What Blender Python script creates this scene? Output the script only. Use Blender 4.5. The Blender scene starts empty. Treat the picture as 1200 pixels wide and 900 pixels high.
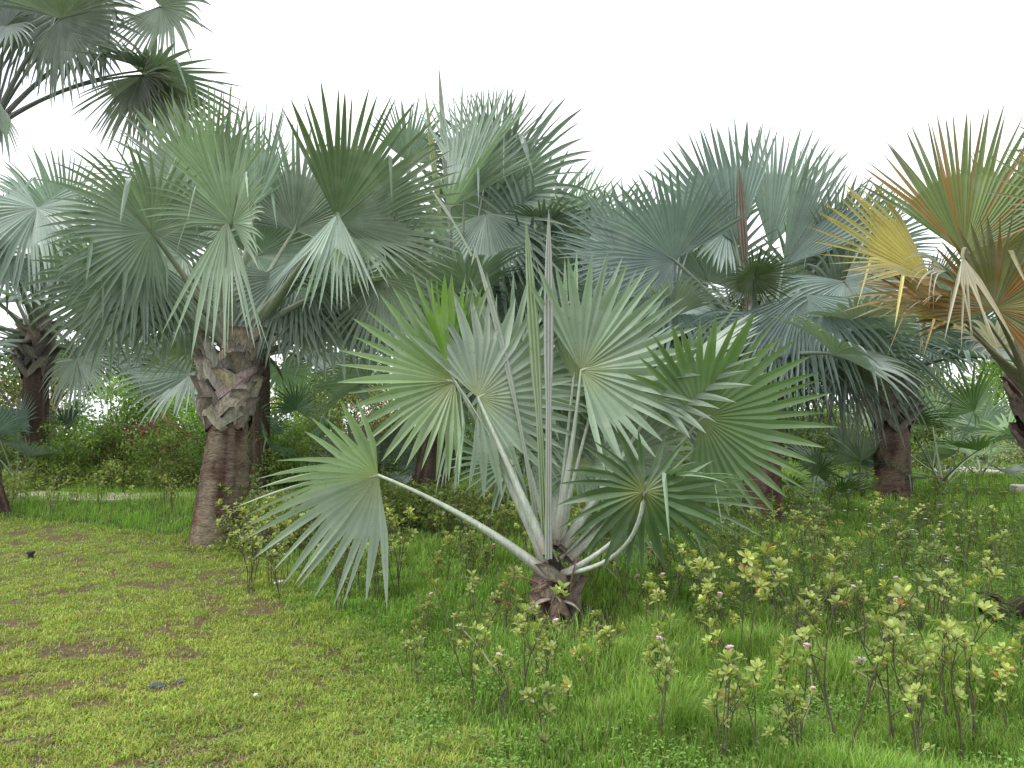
import bpy, math, random
import numpy as np
from mathutils import Vector, noise as mnoise

# ------------------------------------------------------------------ camera, sky, sun, exposure
sc = bpy.context.scene
COL = sc.collection
CAM_H = 1.6
F = 950.0                      # focal length in pixels of the 1200 x 900 photograph
HOR = 480.0                    # horizon row
PITCH = math.atan((HOR - 450.0) / F)
cam_d = bpy.data.cameras.new('camera')
cam_d.sensor_width = 36.0
cam_d.lens = 36.0 * F / 1200.0
cam_d.clip_start = 0.05
cam_d.clip_end = 3000.0
cam = bpy.data.objects.new('camera', cam_d)
COL.objects.link(cam)
cam.location = (0, 0, CAM_H)
cam.rotation_euler = (math.radians(90) + PITCH, 0, 0)
sc.camera = cam

SUN_EL, SUN_AZ = math.radians(58), math.radians(250)      # azimuth clockwise from +Y
world = bpy.data.worlds.new('World')
sc.world = world
world.use_nodes = True
wt = world.node_tree
for n_ in list(wt.nodes):
    wt.nodes.remove(n_)
w_out = wt.nodes.new('ShaderNodeOutputWorld')
w_bg = wt.nodes.new('ShaderNodeBackground')
w_bg.inputs['Strength'].default_value = 0.12
w_sky = wt.nodes.new('ShaderNodeTexSky')
w_sky.sky_type = 'NISHITA'
w_sky.sun_disc = False
w_sky.sun_elevation = SUN_EL
w_sky.sun_rotation = SUN_AZ
w_sky.air_density = 1.0
w_sky.dust_density = 3.0
w_mix = wt.nodes.new('ShaderNodeMix'); w_mix.data_type = 'RGBA'
w_tc = wt.nodes.new('ShaderNodeTexCoord')
w_noise = wt.nodes.new('ShaderNodeTexNoise')
w_noise.inputs['Scale'].default_value = 2.2
w_noise.inputs['Detail'].default_value = 5
w_ramp = wt.nodes.new('ShaderNodeValToRGB')
w_ramp.color_ramp.elements[0].position = 0.30
w_ramp.color_ramp.elements[0].color = (0.80, 0.80, 0.80, 1)
w_ramp.color_ramp.elements[1].position = 0.62
w_ramp.color_ramp.elements[1].color = (0.97, 0.97, 0.97, 1)
wt.links.new(w_tc.outputs['Generated'], w_noise.inputs['Vector'])
wt.links.new(w_noise.outputs['Fac'], w_ramp.inputs['Fac'])
wt.links.new(w_ramp.outputs['Color'], w_mix.inputs['Factor'])
wt.links.new(w_sky.outputs['Color'], w_mix.inputs['A'])
w_mix.inputs['B'].default_value = (7.6, 7.8, 8.0, 1)     # thick white cloud
wt.links.new(w_mix.outputs['Result'], w_bg.inputs['Color'])
wt.links.new(w_bg.outputs['Background'], w_out.inputs['Surface'])

sun_d = bpy.data.lights.new('sun', 'SUN')
sun_d.energy = 1.3
sun_d.angle = math.radians(22)
sun_d.color = (1.0, 0.97, 0.92)
sun = bpy.data.objects.new('sun', sun_d)
COL.objects.link(sun)
_sd = Vector((math.sin(SUN_AZ) * math.cos(SUN_EL), math.cos(SUN_AZ) * math.cos(SUN_EL), math.sin(SUN_EL)))
sun.rotation_euler = (-_sd).to_track_quat('-Z', 'Y').to_euler()

sc.view_settings.view_transform = 'Standard'
sc.view_settings.look = 'None'
sc.view_settings.gamma = 1.0
sc.view_settings.use_curve_mapping = False
sc.view_settings.exposure = 0.95
sc.cycles.max_bounces = 6
sc.cycles.diffuse_bounces = 3
sc.cycles.transmission_bounces = 4

# ------------------------------------------------------------------ helpers
RNG = np.random.default_rng(11)
random.seed(5)
V = lambda *a: np.array(a, dtype=float)
UP, TOCAM, RIGHT = V(0, 0, 1), V(0, -1, 0), V(1, 0, 0)


def unit(v):
    return v / (np.linalg.norm(v, axis=-1, keepdims=True) + 1e-12)


def at(px, py, Y):
    """photo pixel + distance along the ground -> world point"""
    x = (px - 600.0) / F
    y = -(py - 450.0) / F
    c, s = math.cos(PITCH), math.sin(PITCH)
    dy, dz = c - y * s, s + y * c
    k = Y / dy
    return V(x * k, Y, CAM_H + dz * k)


def ground_at(px, py):
    y = -(py - 450.0) / F
    c, s = math.cos(PITCH), math.sin(PITCH)
    dy, dz = c - y * s, s + y * c
    k = -CAM_H / dz
    return V((px - 600.0) / F * k, dy * k, 0)


def make_mesh(name, verts, faces, mats, cols=None, mat_idx=None, smooth=False):
    """faces: list/array of equal length tuples or list of arrays of different sizes"""
    verts = np.asarray(verts, dtype=np.float32)
    groups = faces if isinstance(faces, list) and len(faces) and isinstance(faces[0], np.ndarray) and faces[0].ndim == 2 else [np.asarray(faces, dtype=np.int32)]
    me = bpy.data.meshes.new(name)
    me.vertices.add(len(verts))
    me.vertices.foreach_set('co', verts.ravel())
    tot = sum(g.size for g in groups)
    nf = sum(len(g) for g in groups)
    me.loops.add(tot)
    me.polygons.add(nf)
    me.loops.foreach_set('vertex_index', np.concatenate([g.ravel() for g in groups]).astype(np.int32))
    sizes = np.concatenate([np.full(len(g), g.shape[1], dtype=np.int32) for g in groups])
    starts = np.concatenate([[0], np.cumsum(sizes)[:-1]]).astype(np.int32)
    me.polygons.foreach_set('loop_start', starts)
    if mat_idx is not None:
        me.polygons.foreach_set('material_index', np.asarray(mat_idx, dtype=np.int32))
    me.polygons.foreach_set('use_smooth', np.full(nf, bool(smooth)))
    for m in (mats if isinstance(mats, (list, tuple)) else [mats]):
        me.materials.append(m)
    if cols is not None:
        a = me.color_attributes.new('Col', 'FLOAT_COLOR', 'POINT')
        c4 = np.ones((len(verts), 4), dtype=np.float32)
        c4[:, :3] = cols
        a.data.foreach_set('color', c4.ravel())
    me.update()
    me.validate()
    return me


def link(name, me, parent=None, loc=None):
    o = bpy.data.objects.new(name, me)
    COL.objects.link(o)
    if parent is not None:
        o.parent = parent
    if loc is not None:
        o.location = tuple(float(q) for q in loc)
    return o


def tag(o, label=None, cat=None, group=None, kind=None):
    if label:
        o['label'] = label
    if cat:
        o['category'] = cat
    if group:
        o['group'] = group
    if kind:
        o['kind'] = kind
    return o


def thing(name, label, cat, loc, group=None, rz=0.0):
    o = link(name, None, None, loc)
    o.rotation_euler = (0, 0, rz)
    return tag(o, label, cat, group)


def dup(root, loc, rz=0.0, scale=1.0, label=None, group=None, tilt=(0, 0)):
    r = root.copy(); COL.objects.link(r)
    r.location = tuple(float(q) for q in loc)
    r.rotation_euler = (tilt[0], tilt[1], rz)
    r.scale = (scale, scale, scale)
    if label:
        r['label'] = label
    if group:
        r['group'] = group
    for ch in list(root.children):
        c = ch.copy(); COL.objects.link(c); c.parent = r
        for g in ch.children:
            d = g.copy(); COL.objects.link(d); d.parent = c
    return r


class MB:
    """collects pieces into one mesh"""
    def __init__(self):
        self.v, self.q, self.t, self.c, self.n = [], [], [], [], 0

    def add(self, v, quads=None, tris=None, col=(1, 1, 1)):
        v = np.asarray(v, dtype=float)
        if quads is not None and len(quads):
            self.q.append(np.asarray(quads) + self.n)
        if tris is not None and len(tris):
            self.t.append(np.asarray(tris) + self.n)
        c = np.asarray(col, dtype=float)
        if c.ndim == 1:
            c = np.tile(c, (len(v), 1))
        self.v.append(v); self.c.append(c); self.n += len(v)

    def mesh(self, name, mat, smooth=False):
        g = []
        if self.q: g.append(np.concatenate(self.q))
        if self.t: g.append(np.concatenate(self.t))
        return make_mesh(name, np.concatenate(self.v), g, mat, np.concatenate(self.c), smooth=smooth)


def tube(mb, pts, rad, ns=8, col=(1, 1, 1), flat=1.0, flat_dir=None, cap=True):
    pts = np.asarray(pts, dtype=float)
    n = len(pts)
    rad = np.broadcast_to(np.asarray(rad, dtype=float), (n,))
    tan = np.gradient(pts, axis=0)
    tan = unit(tan)
    ref = flat_dir if flat_dir is not None else (UP if abs(tan[n // 2] @ UP) < 0.9 else RIGHT)
    s = unit(np.cross(tan, ref))
    b = unit(np.cross(s, tan))
    ang = np.linspace(0, 2 * math.pi, ns, endpoint=False)
    v = pts[:, None, :] + rad[:, None, None] * (np.cos(ang)[None, :, None] * s[:, None, :] + flat * np.sin(ang)[None, :, None] * b[:, None, :])
    v = v.reshape(-1, 3)
    q = []
    i = np.arange(n - 1)[:, None] * ns
    j = np.arange(ns)[None, :]
    q = np.stack([i + j, i + (j + 1) % ns, i + ns + (j + 1) % ns, i + ns + j], -1).reshape(-1, 4)
    c = np.asarray(col, dtype=float)
    if c.ndim == 2:
        c = np.repeat(c, ns, axis=0)
    mb.add(v, q, None, c)
    if cap:
        v2 = np.concatenate([v[-ns:], pts[-1:]])
        tt = [[k, (k + 1) % ns, ns] for k in range(ns)]
        mb.add(v2, None, tt, c[-ns:].tolist() + [c[-1].tolist()] if c.ndim == 2 else c)


def vnoise(x, y, scale, seed=0):
    """cheap smooth value noise, 0..1"""
    r = np.random.default_rng(seed)
    tab = r.random((256, 256))
    u, v = np.asarray(x) * scale + 1000.3, np.asarray(y) * scale + 1000.7
    iu, iv = np.floor(u).astype(int), np.floor(v).astype(int)
    fu, fv = u - iu, v - iv
    fu, fv = fu * fu * (3 - 2 * fu), fv * fv * (3 - 2 * fv)
    g = lambda a, b: tab[a % 256, b % 256]
    return (g(iu, iv) * (1 - fu) + g(iu + 1, iv) * fu) * (1 - fv) + (g(iu, iv + 1) * (1 - fu) + g(iu + 1, iv + 1) * fu) * fv


def fbm(x, y, scale, seed=0, o=3):
    t, a, s = 0, 1.0, 0
    for k in range(o):
        t = t + a * vnoise(x, y, scale * 2 ** k, seed + k); s += a; a *= 0.55
    return t / s


# ------------------------------------------------------------------ materials
def leaf_mat(name, rough=0.5, spec=0.35, trans=0.28, noise_amt=0.25, noise_scale=14.0, rnd=0.12, tmul=(1.15, 1.45, 0.45), stretch=None):
    m = bpy.data.materials.new(name)
    m.use_nodes = True
    nt = m.node_tree
    for q in list(nt.nodes):
        nt.nodes.remove(q)
    out = nt.nodes.new('ShaderNodeOutputMaterial')
    pb = nt.nodes.new('ShaderNodeBsdfPrincipled')
    tr = nt.nodes.new('ShaderNodeBsdfTranslucent')
    mx = nt.nodes.new('ShaderNodeMixShader')
    at_ = nt.nodes.new('ShaderNodeAttribute'); at_.attribute_name = 'Col'
    oi = nt.nodes.new('ShaderNodeObjectInfo')
    geo = nt.nodes.new('ShaderNodeNewGeometry')
    no = nt.nodes.new('ShaderNodeTexNoise'); no.inputs['Scale'].default_value = noise_scale; no.inputs['Detail'].default_value = 4
    mr = nt.nodes.new('ShaderNodeMapRange'); mr.inputs['To Min'].default_value = 1 - noise_amt; mr.inputs['To Max'].default_value = 1 + noise_amt
    mr2 = nt.nodes.new('ShaderNodeMapRange'); mr2.inputs['To Min'].default_value = 1 - rnd; mr2.inputs['To Max'].default_value = 1 + rnd
    mm = nt.nodes.new('ShaderNodeMath'); mm.operation = 'MULTIPLY'
    vm = nt.nodes.new('ShaderNodeVectorMath'); vm.operation = 'SCALE'
    vt = nt.nodes.new('ShaderNodeVectorMath'); vt.operation = 'MULTIPLY'; vt.inputs[1].default_value = tmul
    L = nt.links.new
    L(geo.outputs['Position'], no.inputs['Vector'])
    L(no.outputs['Fac'], mr.inputs['Value'])
    L(oi.outputs['Random'], mr2.inputs['Value'])
    L(mr.outputs['Result'], mm.inputs[0]); L(mr2.outputs['Result'], mm.inputs[1])
    L(at_.outputs['Color'], vm.inputs[0]); L(mm.outputs['Value'], vm.inputs['Scale'])
    L(vm.outputs['Vector'], pb.inputs['Base Color'])
    L(vm.outputs['Vector'], vt.inputs[0]); L(vt.outputs['Vector'], tr.inputs['Color'])
    if stretch:
        nb = nt.nodes.new('ShaderNodeTexNoise'); nb.inputs['Scale'].default_value = 38; nb.inputs['Detail'].default_value = 5
        rb = nt.nodes.new('ShaderNodeMapRange'); rb.inputs['From Min'].default_value = 0.62; rb.inputs['From Max'].default_value = 0.72; rb.inputs['To Max'].default_value = 0.55
        nw = nt.nodes.new('ShaderNodeTexNoise'); nw.inputs['Scale'].default_value = 3.2; nw.inputs['Detail'].default_value = 5
        rw = nt.nodes.new('ShaderNodeMapRange'); rw.inputs['From Min'].default_value = 0.5; rw.inputs['From Max'].default_value = 0.72; rw.inputs['To Max'].default_value = 0.30
        m1 = nt.nodes.new('ShaderNodeMix'); m1.data_type = 'RGBA'; m1.inputs['B'].default_value = (0.42, 0.46, 0.42, 1)
        m2 = nt.nodes.new('ShaderNodeMix'); m2.data_type = 'RGBA'; m2.inputs['B'].default_value = (0.17, 0.14, 0.08, 1)
        L(geo.outputs['Position'], nb.inputs['Vector']); L(geo.outputs['Position'], nw.inputs['Vector'])
        L(nb.outputs['Fac'], rb.inputs['Value']); L(nw.outputs['Fac'], rw.inputs['Value'])
        L(rw.outputs['Result'], m1.inputs['Factor']); L(rb.outputs['Result'], m2.inputs['Factor'])
        L(vm.outputs['Vector'], m1.inputs['A']); L(m1.outputs['Result'], m2.inputs['A'])
        L(m2.outputs['Result'], pb.inputs['Base Color']); L(m2.outputs['Result'], vt.inputs[0])
    pb.inputs['Roughness'].default_value = rough
    pb.inputs['Specular IOR Level'].default_value = spec
    mx.inputs['Fac'].default_value = trans
    L(pb.outputs['BSDF'], mx.inputs[1]); L(tr.outputs['BSDF'], mx.inputs[2])
    L(mx.outputs['Shader'], out.inputs['Surface'])
    return m


def rough_mat(name, rough=0.9, spec=0.2, nscale=(12, 12, 12), amt=0.35, bump=0.4, rnd=0.0, second=None):
    """attribute colour x stretched noise, with bump"""
    m = bpy.data.materials.new(name)
    m.use_nodes = True
    nt = m.node_tree
    pb = nt.nodes['Principled BSDF']
    at_ = nt.nodes.new('ShaderNodeAttribute'); at_.attribute_name = 'Col'
    tc = nt.nodes.new('ShaderNodeTexCoord')
    mp = nt.nodes.new('ShaderNodeMapping'); mp.inputs['Scale'].default_value = nscale
    no = nt.nodes.new('ShaderNodeTexNoise'); no.inputs['Scale'].default_value = 1.0; no.inputs['Detail'].default_value = 8; no.inputs['Roughness'].default_value = 0.65
    mr = nt.nodes.new('ShaderNodeMapRange'); mr.inputs['From Min'].default_value = 0.25; mr.inputs['From Max'].default_value = 0.75
    mr.inputs['To Min'].default_value = 1 - amt; mr.inputs['To Max'].default_value = 1 + amt
    vm = nt.nodes.new('ShaderNodeVectorMath'); vm.operation = 'SCALE'
    bp = nt.nodes.new('ShaderNodeBump'); bp.inputs['Strength'].default_value = bump; bp.inputs['Distance'].default_value = 0.02
    L = nt.links.new
    L(tc.outputs['Object'], mp.inputs['Vector']); L(mp.outputs['Vector'], no.inputs['Vector'])
    no2 = nt.nodes.new('ShaderNodeTexNoise'); no2.inputs['Scale'].default_value = 4.3; no2.inputs['Detail'].default_value = 6
    ad = nt.nodes.new('ShaderNodeMath'); ad.operation = 'MULTIPLY_ADD'; ad.inputs[1].default_value = 0.45
    sb = nt.nodes.new('ShaderNodeMath'); sb.operation = 'SUBTRACT'; sb.inputs[1].default_value = 0.225
    L(mp.outputs['Vector'], no2.inputs['Vector']); L(no2.outputs['Fac'], ad.inputs[0]); L(no.outputs['Fac'], ad.inputs[2]); L(ad.outputs['Value'], sb.inputs[0])
    no = sb
    L(no.outputs[0], mr.inputs['Value']); L(at_.outputs['Color'], vm.inputs[0]); L(mr.outputs['Result'], vm.inputs['Scale'])
    L(no.outputs[0], bp.inputs['Height']); L(bp.outputs['Normal'], pb.inputs['Normal'])
    L(vm.outputs['Vector'], pb.inputs['Base Color'])
    pb.inputs['Roughness'].default_value = rough
    pb.inputs['Specular IOR Level'].default_value = spec
    return m


M_FROND = leaf_mat('palm_frond_wax', 0.42, 0.45, 0.22, 0.14, 9.0, 0.12, (1.0, 1.25, 0.6), stretch=True)
M_PET = rough_mat('petiole_wax', 0.6, 0.35, (60, 60, 5), 0.35, 0.4)
M_TRUNK = rough_mat('palm_trunk_bark', 0.95, 0.15, (16, 16, 60), 0.7, 1.0)
M_BOOT = rough_mat('palm_leaf_base', 0.9, 0.2, (36, 36, 7), 0.6, 0.8)
M_GRASS = leaf_mat('grass_blade', 0.6, 0.25, 0.35, 0.2, 1.3, 0.0, (1.1, 1.3, 0.5))
M_LEAF = leaf_mat('shrub_leaf', 0.45, 0.45, 0.35, 0.15, 6.0, 0.22, (1.15, 1.3, 0.5))
M_TWIG = rough_mat('twig_bark', 0.9, 0.2, (30, 30, 30), 0.3, 0.2)
M_PETAL = leaf_mat('petal', 0.6, 0.2, 0.3, 0.05, 20, 0.0, (1, 1, 1))
M_STONE = rough_mat('pale_stone', 0.9, 0.2, (5, 5, 5), 0.15, 0.3)
M_DARK = rough_mat('dark_plastic', 0.6, 0.4, (20, 20, 20), 0.2, 0.1)

# ------------------------------------------------------------------ the ground sheet
LB_Y = [0, 3.6, 4.9, 6.1, 7.2, 9.0, 10.4, 12.2, 12.6]
LB_X = [0.3, -0.25, -0.75, -1.25, -1.9, -2.9, -4.4, -8.3, -40]


def lawn_edge(x, y):
    """positive inside the mown lawn (metres from its right-hand edge)"""
    return np.interp(y, LB_Y, LB_X) - x + (fbm(x, y, 0.9, 77) - 0.5) * 0.8


def nonuni(dense_lo, dense_hi, step, far_lo, far_hi):
    a = list(np.arange(dense_lo, dense_hi, step))
    s, x = step, dense_hi
    while x < far_hi:
        a.append(x); s *= 1.35; x += s
    a.append(far_hi)
    s, x, b = step, dense_lo - step, []
    while x > far_lo:
        b.append(x); s *= 1.35; x -= s
    b.append(far_lo)
    return np.array(sorted(set(b + a)))


gx = nonuni(-10, 11, 0.07, -900, 900)
gy = nonuni(2.5, 18, 0.07, -60, 1400)
GX, GY = np.meshgrid(gx, gy)


def ground_z(x, y):
    near = np.clip(1 - (y - 16) / 10, 0, 1)
    return ((fbm(x, y, 0.35, 3) - 0.5) * 0.12 + (fbm(x, y, 3.0, 9) - 0.5) * 0.035) * near


GZ = ground_z(GX, GY)
soil = V(0.15, 0.105, 0.068)
soil2 = V(0.085, 0.06, 0.042)
moss = V(0.11, 0.155, 0.035)
bed = V(0.05, 0.07, 0.02)
nn = fbm(GX, GY, 1.1, 21, 4)[..., None]
n2 = fbm(GX, GY, 7.0, 31, 3)[..., None]
le = np.clip(lawn_edge(GX, GY) * 1.2 + 0.5, 0, 1)[..., None]
patch = np.clip((nn * 0.18 + n2 * 0.42 + fbm(GX, GY, 3.6, 41, 3)[..., None] * 0.40 - 0.50) * 12 + 0.42, 0, 1)
gcol = (soil * (1 - n2) + soil2 * n2) * patch + moss * (1 - patch)
gcol = gcol * le + (bed * (0.7 + 0.6 * nn)) * (1 - le)
far = np.clip((GY - 16) / 12, 0, 1)[..., None]
gcol = gcol * (1 - far) + V(0.07, 0.105, 0.028) * (0.8 + 0.5 * nn) * far
TR = [(-3.62, 10.0, 0.55), (0.33, 6.28, 0.5), (3.4, 11.0, 0.5), (-0.55, 6.5, 0.2)]
for (tx, ty, tr_) in TR:
    k_ = np.clip(1.5 - np.hypot(GX - tx, GY - ty) / tr_ + (fbm(GX, GY, 5, 99, 2) - 0.5), 0, 1)[..., None]
    gcol = gcol * (1 - k_) + V(0.085, 0.06, 0.045) * k_
nr, ncol = GX.shape
ii = (np.arange(nr - 1)[:, None] * ncol + np.arange(ncol - 1)[None, :])
gq = np.stack([ii, ii + 1, ii + ncol + 1, ii + ncol], -1).reshape(-1, 4)
M_GROUND = rough_mat('lawn_soil', 0.95, 0.15, (28, 28, 28), 0.45, 0.8)
g_me = make_mesh('ground', np.stack([GX, GY, GZ], -1).reshape(-1, 3), gq, M_GROUND, gcol.reshape(-1, 3), smooth=True)
tag(link('ground', g_me), kind='structure')


def sheet(name, pts, z, mat, col, thick=0.0):
    pts = [(p[0], p[1]) for p in pts]
    n = len(pts)
    v = [(p[0], p[1], z) for p in pts] + [(p[0], p[1], z - max(thick, 0.06)) for p in pts]
    me = bpy.data.meshes.new(name)
    me.from_pydata(v, [], [list(range(n))] + [[i, (i + n), ((i + 1) % n) + n, (i + 1) % n] for i in range(n)])
    a = me.color_attributes.new('Col', 'FLOAT_COLOR', 'POINT')
    a.data.foreach_set('color', np.tile(np.array(list(col) + [1.0], dtype=np.float32), len(v)))
    me.materials.append(mat)
    return link(name, me)


# pale sandy path behind the lawn on the left, another in the right distance
xs = np.linspace(-14, -3.2, 12)
tag(sheet('path', [(x, 14.3 + 0.25 * math.sin(x)) for x in xs] + [(x, 15.6 + 0.25 * math.sin(x * 1.1)) for x in xs[::-1]], 0.03, M_STONE, (0.42, 0.37, 0.30)), kind='structure')
tag(sheet('garden_path', [(10, 20.5), (30, 19.0), (30, 21.5), (10, 22.5)], 0.03, M_STONE, (0.45, 0.42, 0.38)), kind='structure')
# open water far behind the bushes on the left
m_w = bpy.data.materials.new('lake_water'); m_w.use_nodes = True
pb = m_w.node_tree.nodes['Principled BSDF']
pb.inputs['Base Color'].default_value = (0.25, 0.32, 0.36, 1); pb.inputs['Roughness'].default_value = 0.12
tn = m_w.node_tree.nodes.new('ShaderNodeTexNoise'); tn.inputs['Scale'].default_value = 3
tb = m_w.node_tree.nodes.new('ShaderNodeBump'); tb.inputs['Strength'].default_value = 0.15
m_w.node_tree.links.new(tn.outputs['Fac'], tb.inputs['Height']); m_w.node_tree.links.new(tb.outputs['Normal'], pb.inputs['Normal'])
tag(sheet('lake', [(-160, 38), (-40, 40), (0, 50), (10, 80), (60, 1300), (-1300, 1300)], 0.05, m_w, (1, 1, 1)), kind='structure')


# ------------------------------------------------------------------ palm fronds
def fan_mesh(name, P, a, n, R, S=150, nseg=44, split=0.5, cup=0.15, vfold=18, droop=0.25, tipdroop=0.25, fold=0.55,
             col=(0.2, 0.27, 0.21), tip=None, hub=None, broken=0.04, brokecol=None, seed=0, jit=0.075, ucol=None, wide=1.0):
    r = np.random.default_rng(seed)
    a = unit(np.asarray(a, float)); n = unit(n - (n @ a) * a); b = np.cross(n, a)
    S_ = math.radians(S)
    vf = math.radians(vfold)
    wv = r.uniform(-1, 1, 4)

    def d0(al):
        w = 0.10 * (wv[0] * np.sin(3 * al + wv[1] * 3) + 0.6 * wv[2] * np.sin(6 * al + wv[3] * 3))
        d = (np.cos(al)[:, None] * a + np.sin(al)[:, None] * math.cos(vf) * b
             + (np.abs(np.sin(al)) * math.sin(vf) + cup + w)[:, None] * n)
        return unit(d)

    def Rad(al):
        x = np.abs(al) / math.pi
        return R * (1.0 - 0.42 * x ** 2)

    def step(p, d, ds, g):
        d = unit(d + g[:, None] * (-UP)[None, :] if np.ndim(g) else d - g * UP)
        return p + d * ds[:, None], d

    jal = r.normal(0, 0.15, nseg + 1); jal[0] = jal[-1] = 0
    al_b = np.linspace(-S_, S_, nseg + 1) + jal * (2 * S_ / nseg)
    al_c = 0.5 * (al_b[1:] + al_b[:-1])
    inner = np.array([0.015, 0.16, 0.33, split])
    Bp = np.tile(P, (nseg + 1, 1)); Bd = d0(al_b); RB = Rad(al_b)
    Cp = np.tile(P, (nseg, 1)); Cd = d0(al_c); RC = Rad(al_c)
    prev = 0.0
    rings = []
    for f in inner:
        ds = f - prev
        g = droop * ds * (0.5 + f)
        Bp, Bd = step(Bp, Bd, RB * ds, g)
        Cp, Cd = step(Cp, Cd, RC * ds, g)
        side = Bp[1:] - Bp[:-1]
        w = np.linalg.norm(side, axis=1)
        nl = unit(np.cross(Cd, side))
        mid = 0.5 * (Bp[1:] + Bp[:-1])
        rings.append((Bp[:-1].copy(), mid - nl * (w * fold * 0.5)[:, None], Bp[1:].copy()))
        prev = f
    side0 = unit(side)
    W0 = w
    Ls = RC * (1 + r.normal(0, jit, nseg))
    lat = r.normal(0, 0.075, nseg); nor = r.normal(0, 0.07, nseg)
    gid = np.cumsum(r.random(nseg) < 0.16)
    lat = lat * 0.6 + r.normal(0, 0.06, nseg + 1)[gid]; nor = nor * 0.7 + r.normal(0, 0.10, nseg + 1)[gid]
    dd = Cd + lat[:, None] * side0 + nor[:, None] * nl
    brk = r.random(nseg) < broken
    tw = r.normal(0, 0.35, nseg)
    outer = np.array([0.12, 0.3, 0.5, 0.72, 0.9, 1.0])
    wprof = np.array([0.94, 0.84, 0.69, 0.45, 0.18, 0.012]) * wide
    Lf = Ls * (1 - split)
    p = mid.copy(); d = unit(dd)
    prev = 0
    brk_at = r.uniform(0.0, 0.45, nseg)
    done = np.zeros(nseg, bool)
    for f, wp in zip(outer, wprof):
        ds = f - prev
        g = (droop * 0.5 * ds + tipdroop * ds * (0.4 + f)) * (1 + 0.5 * nor * 5)
        nb = brk & (f > brk_at) & ~done
        done |= nb
        d = np.where(nb[:, None], unit(0.35 * d - UP + r.normal(0, 0.15, (nseg, 3))), d)
        p, d = step(p, d, Lf * ds, g)
        sd = side0 - (np.sum(side0 * d, axis=1))[:, None] * d
        sd = unit(sd)
        nl2 = unit(np.cross(d, sd))
        cs, sn = np.cos(tw * f)[:, None], np.sin(tw * f)[:, None]
        sd2 = sd * cs + nl2 * sn
        nl3 = nl2 * cs - sd * sn
        w = W0 * wp
        rings.append((p - sd2 * (w * 0.5)[:, None], p - nl3 * (w * fold * 0.5)[:, None], p + sd2 * (w * 0.5)[:, None]))
        prev = f
    K = len(rings)
    v = np.zeros((nseg, K, 3, 3))
    for k, (l, m_, r_) in enumerate(rings):
        v[:, k, 0], v[:, k, 1], v[:, k, 2] = l, m_, r_
    idx = np.arange(nseg * K * 3).reshape(nseg, K, 3)
    q = np.concatenate([
        np.stack([idx[:, :-1, 0], idx[:, :-1, 1], idx[:, 1:, 1], idx[:, 1:, 0]], -1).reshape(-1, 4),
        np.stack([idx[:, :-1, 1], idx[:, :-1, 2], idx[:, 1:, 2], idx[:, 1:, 1]], -1).reshape(-1, 4)])
    col = np.asarray(col, float)
    rr = np.concatenate([inner, split + outer * (1 - split)])
    c = np.tile(col, (nseg, K, 3, 1)) * (1 + r.normal(0, 0.07, nseg))[:, None, None, None]
    ww = 0.12 * np.sin(np.linspace(0, r.uniform(3, 8), nseg) + r.uniform(0, 6))
    c *= (1 + ww)[:, None, None, None]
    c[:, :, 1] *= 0.86  # fold shade put into the colour: darker midlines make the pleats read
    if tip is not None:
        t = np.clip((rr - 0.55) / 0.45, 0, 1)[None, :, None, None] * r.uniform(0.2, 1.0, nseg)[:, None, None, None]
        c = c * (1 - t) + np.asarray(tip, float) * t
    if hub is not None:
        t = (np.clip(1 - rr / 0.3, 0, 1) * 0.8)[None, :, None, None]
        c = c * (1 - t) + np.asarray(hub, float) * t
    if ucol is not None:
        um = r.random(nseg) < ucol[0]
        tt = np.clip(r.uniform(0.5, 1.0, nseg), 0, 1)[:, None, None, None]
        c[um] = (c * (1 - tt) + np.asarray(ucol[1], float) * tt)[um]
    if brk.any():
        bc = np.asarray(brokecol if brokecol is not None else col * 1.5, float)
        c[brk] = c[brk] * 0.45 + bc * 0.55
    return make_mesh(name, v.reshape(-1, 3), q, M_FROND, np.clip(c, 0, 0.9).reshape(-1, 3))


def bez(p0, p1, p2, n=14):
    t = np.linspace(0, 1, n)[:, None]
    return (1 - t) ** 2 * p0 + 2 * t * (1 - t) * p1 + t ** 2 * p2


def petiole_mesh(name, pts, r0, r1, col, stripe=None, costa=None):
    mb = MB()
    n = len(pts)
    t = np.linspace(0, 1, n)
    rad = r1 + (r0 - r1) * np.clip(1 - t, 0, 1) ** 1.5
    rad[0] *= 1.25
    cc = np.tile(np.asarray(col, float), (n, 1))
    cc *= (0.93 + 0.14 * np.random.default_rng(len(name) + n).random((n, 1)))
    gq = np.clip(1 - t * 7, 0, 1)[:, None]
    cc = cc * (1 - gq * 0.75) + V(0.26, 0.19, 0.14) * gq * 0.75
    gh = np.clip(t, 0, 1)[:, None] * 0.3
    cc = cc * (1 - gh) + cc * V(0.82, 1.0, 0.62) * gh
    if costa is not None:
        pts = np.concatenate([pts, costa]); rad = np.concatenate([rad, np.linspace(r1 * 0.8, r1 * 0.15, len(costa))])
        cc = np.concatenate([cc, np.tile(cc[-1], (len(costa), 1))])
    tube(mb, pts, rad, 9, cc, 0.62)
    return mb.mesh(name, M_PET, smooth=True)


def frame(theta, phi, psi):
    th, ph, ps = map(math.radians, (theta, phi, psi))
    a = math.cos(ph) * (math.cos(th) * RIGHT + math.sin(th) * UP) + math.sin(ph) * TOCAM
    n0 = unit(TOCAM - (TOCAM @ a) * a)
    b0 = np.cross(a, n0)
    return a, math.cos(ps) * n0 + math.sin(ps) * b0


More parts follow.
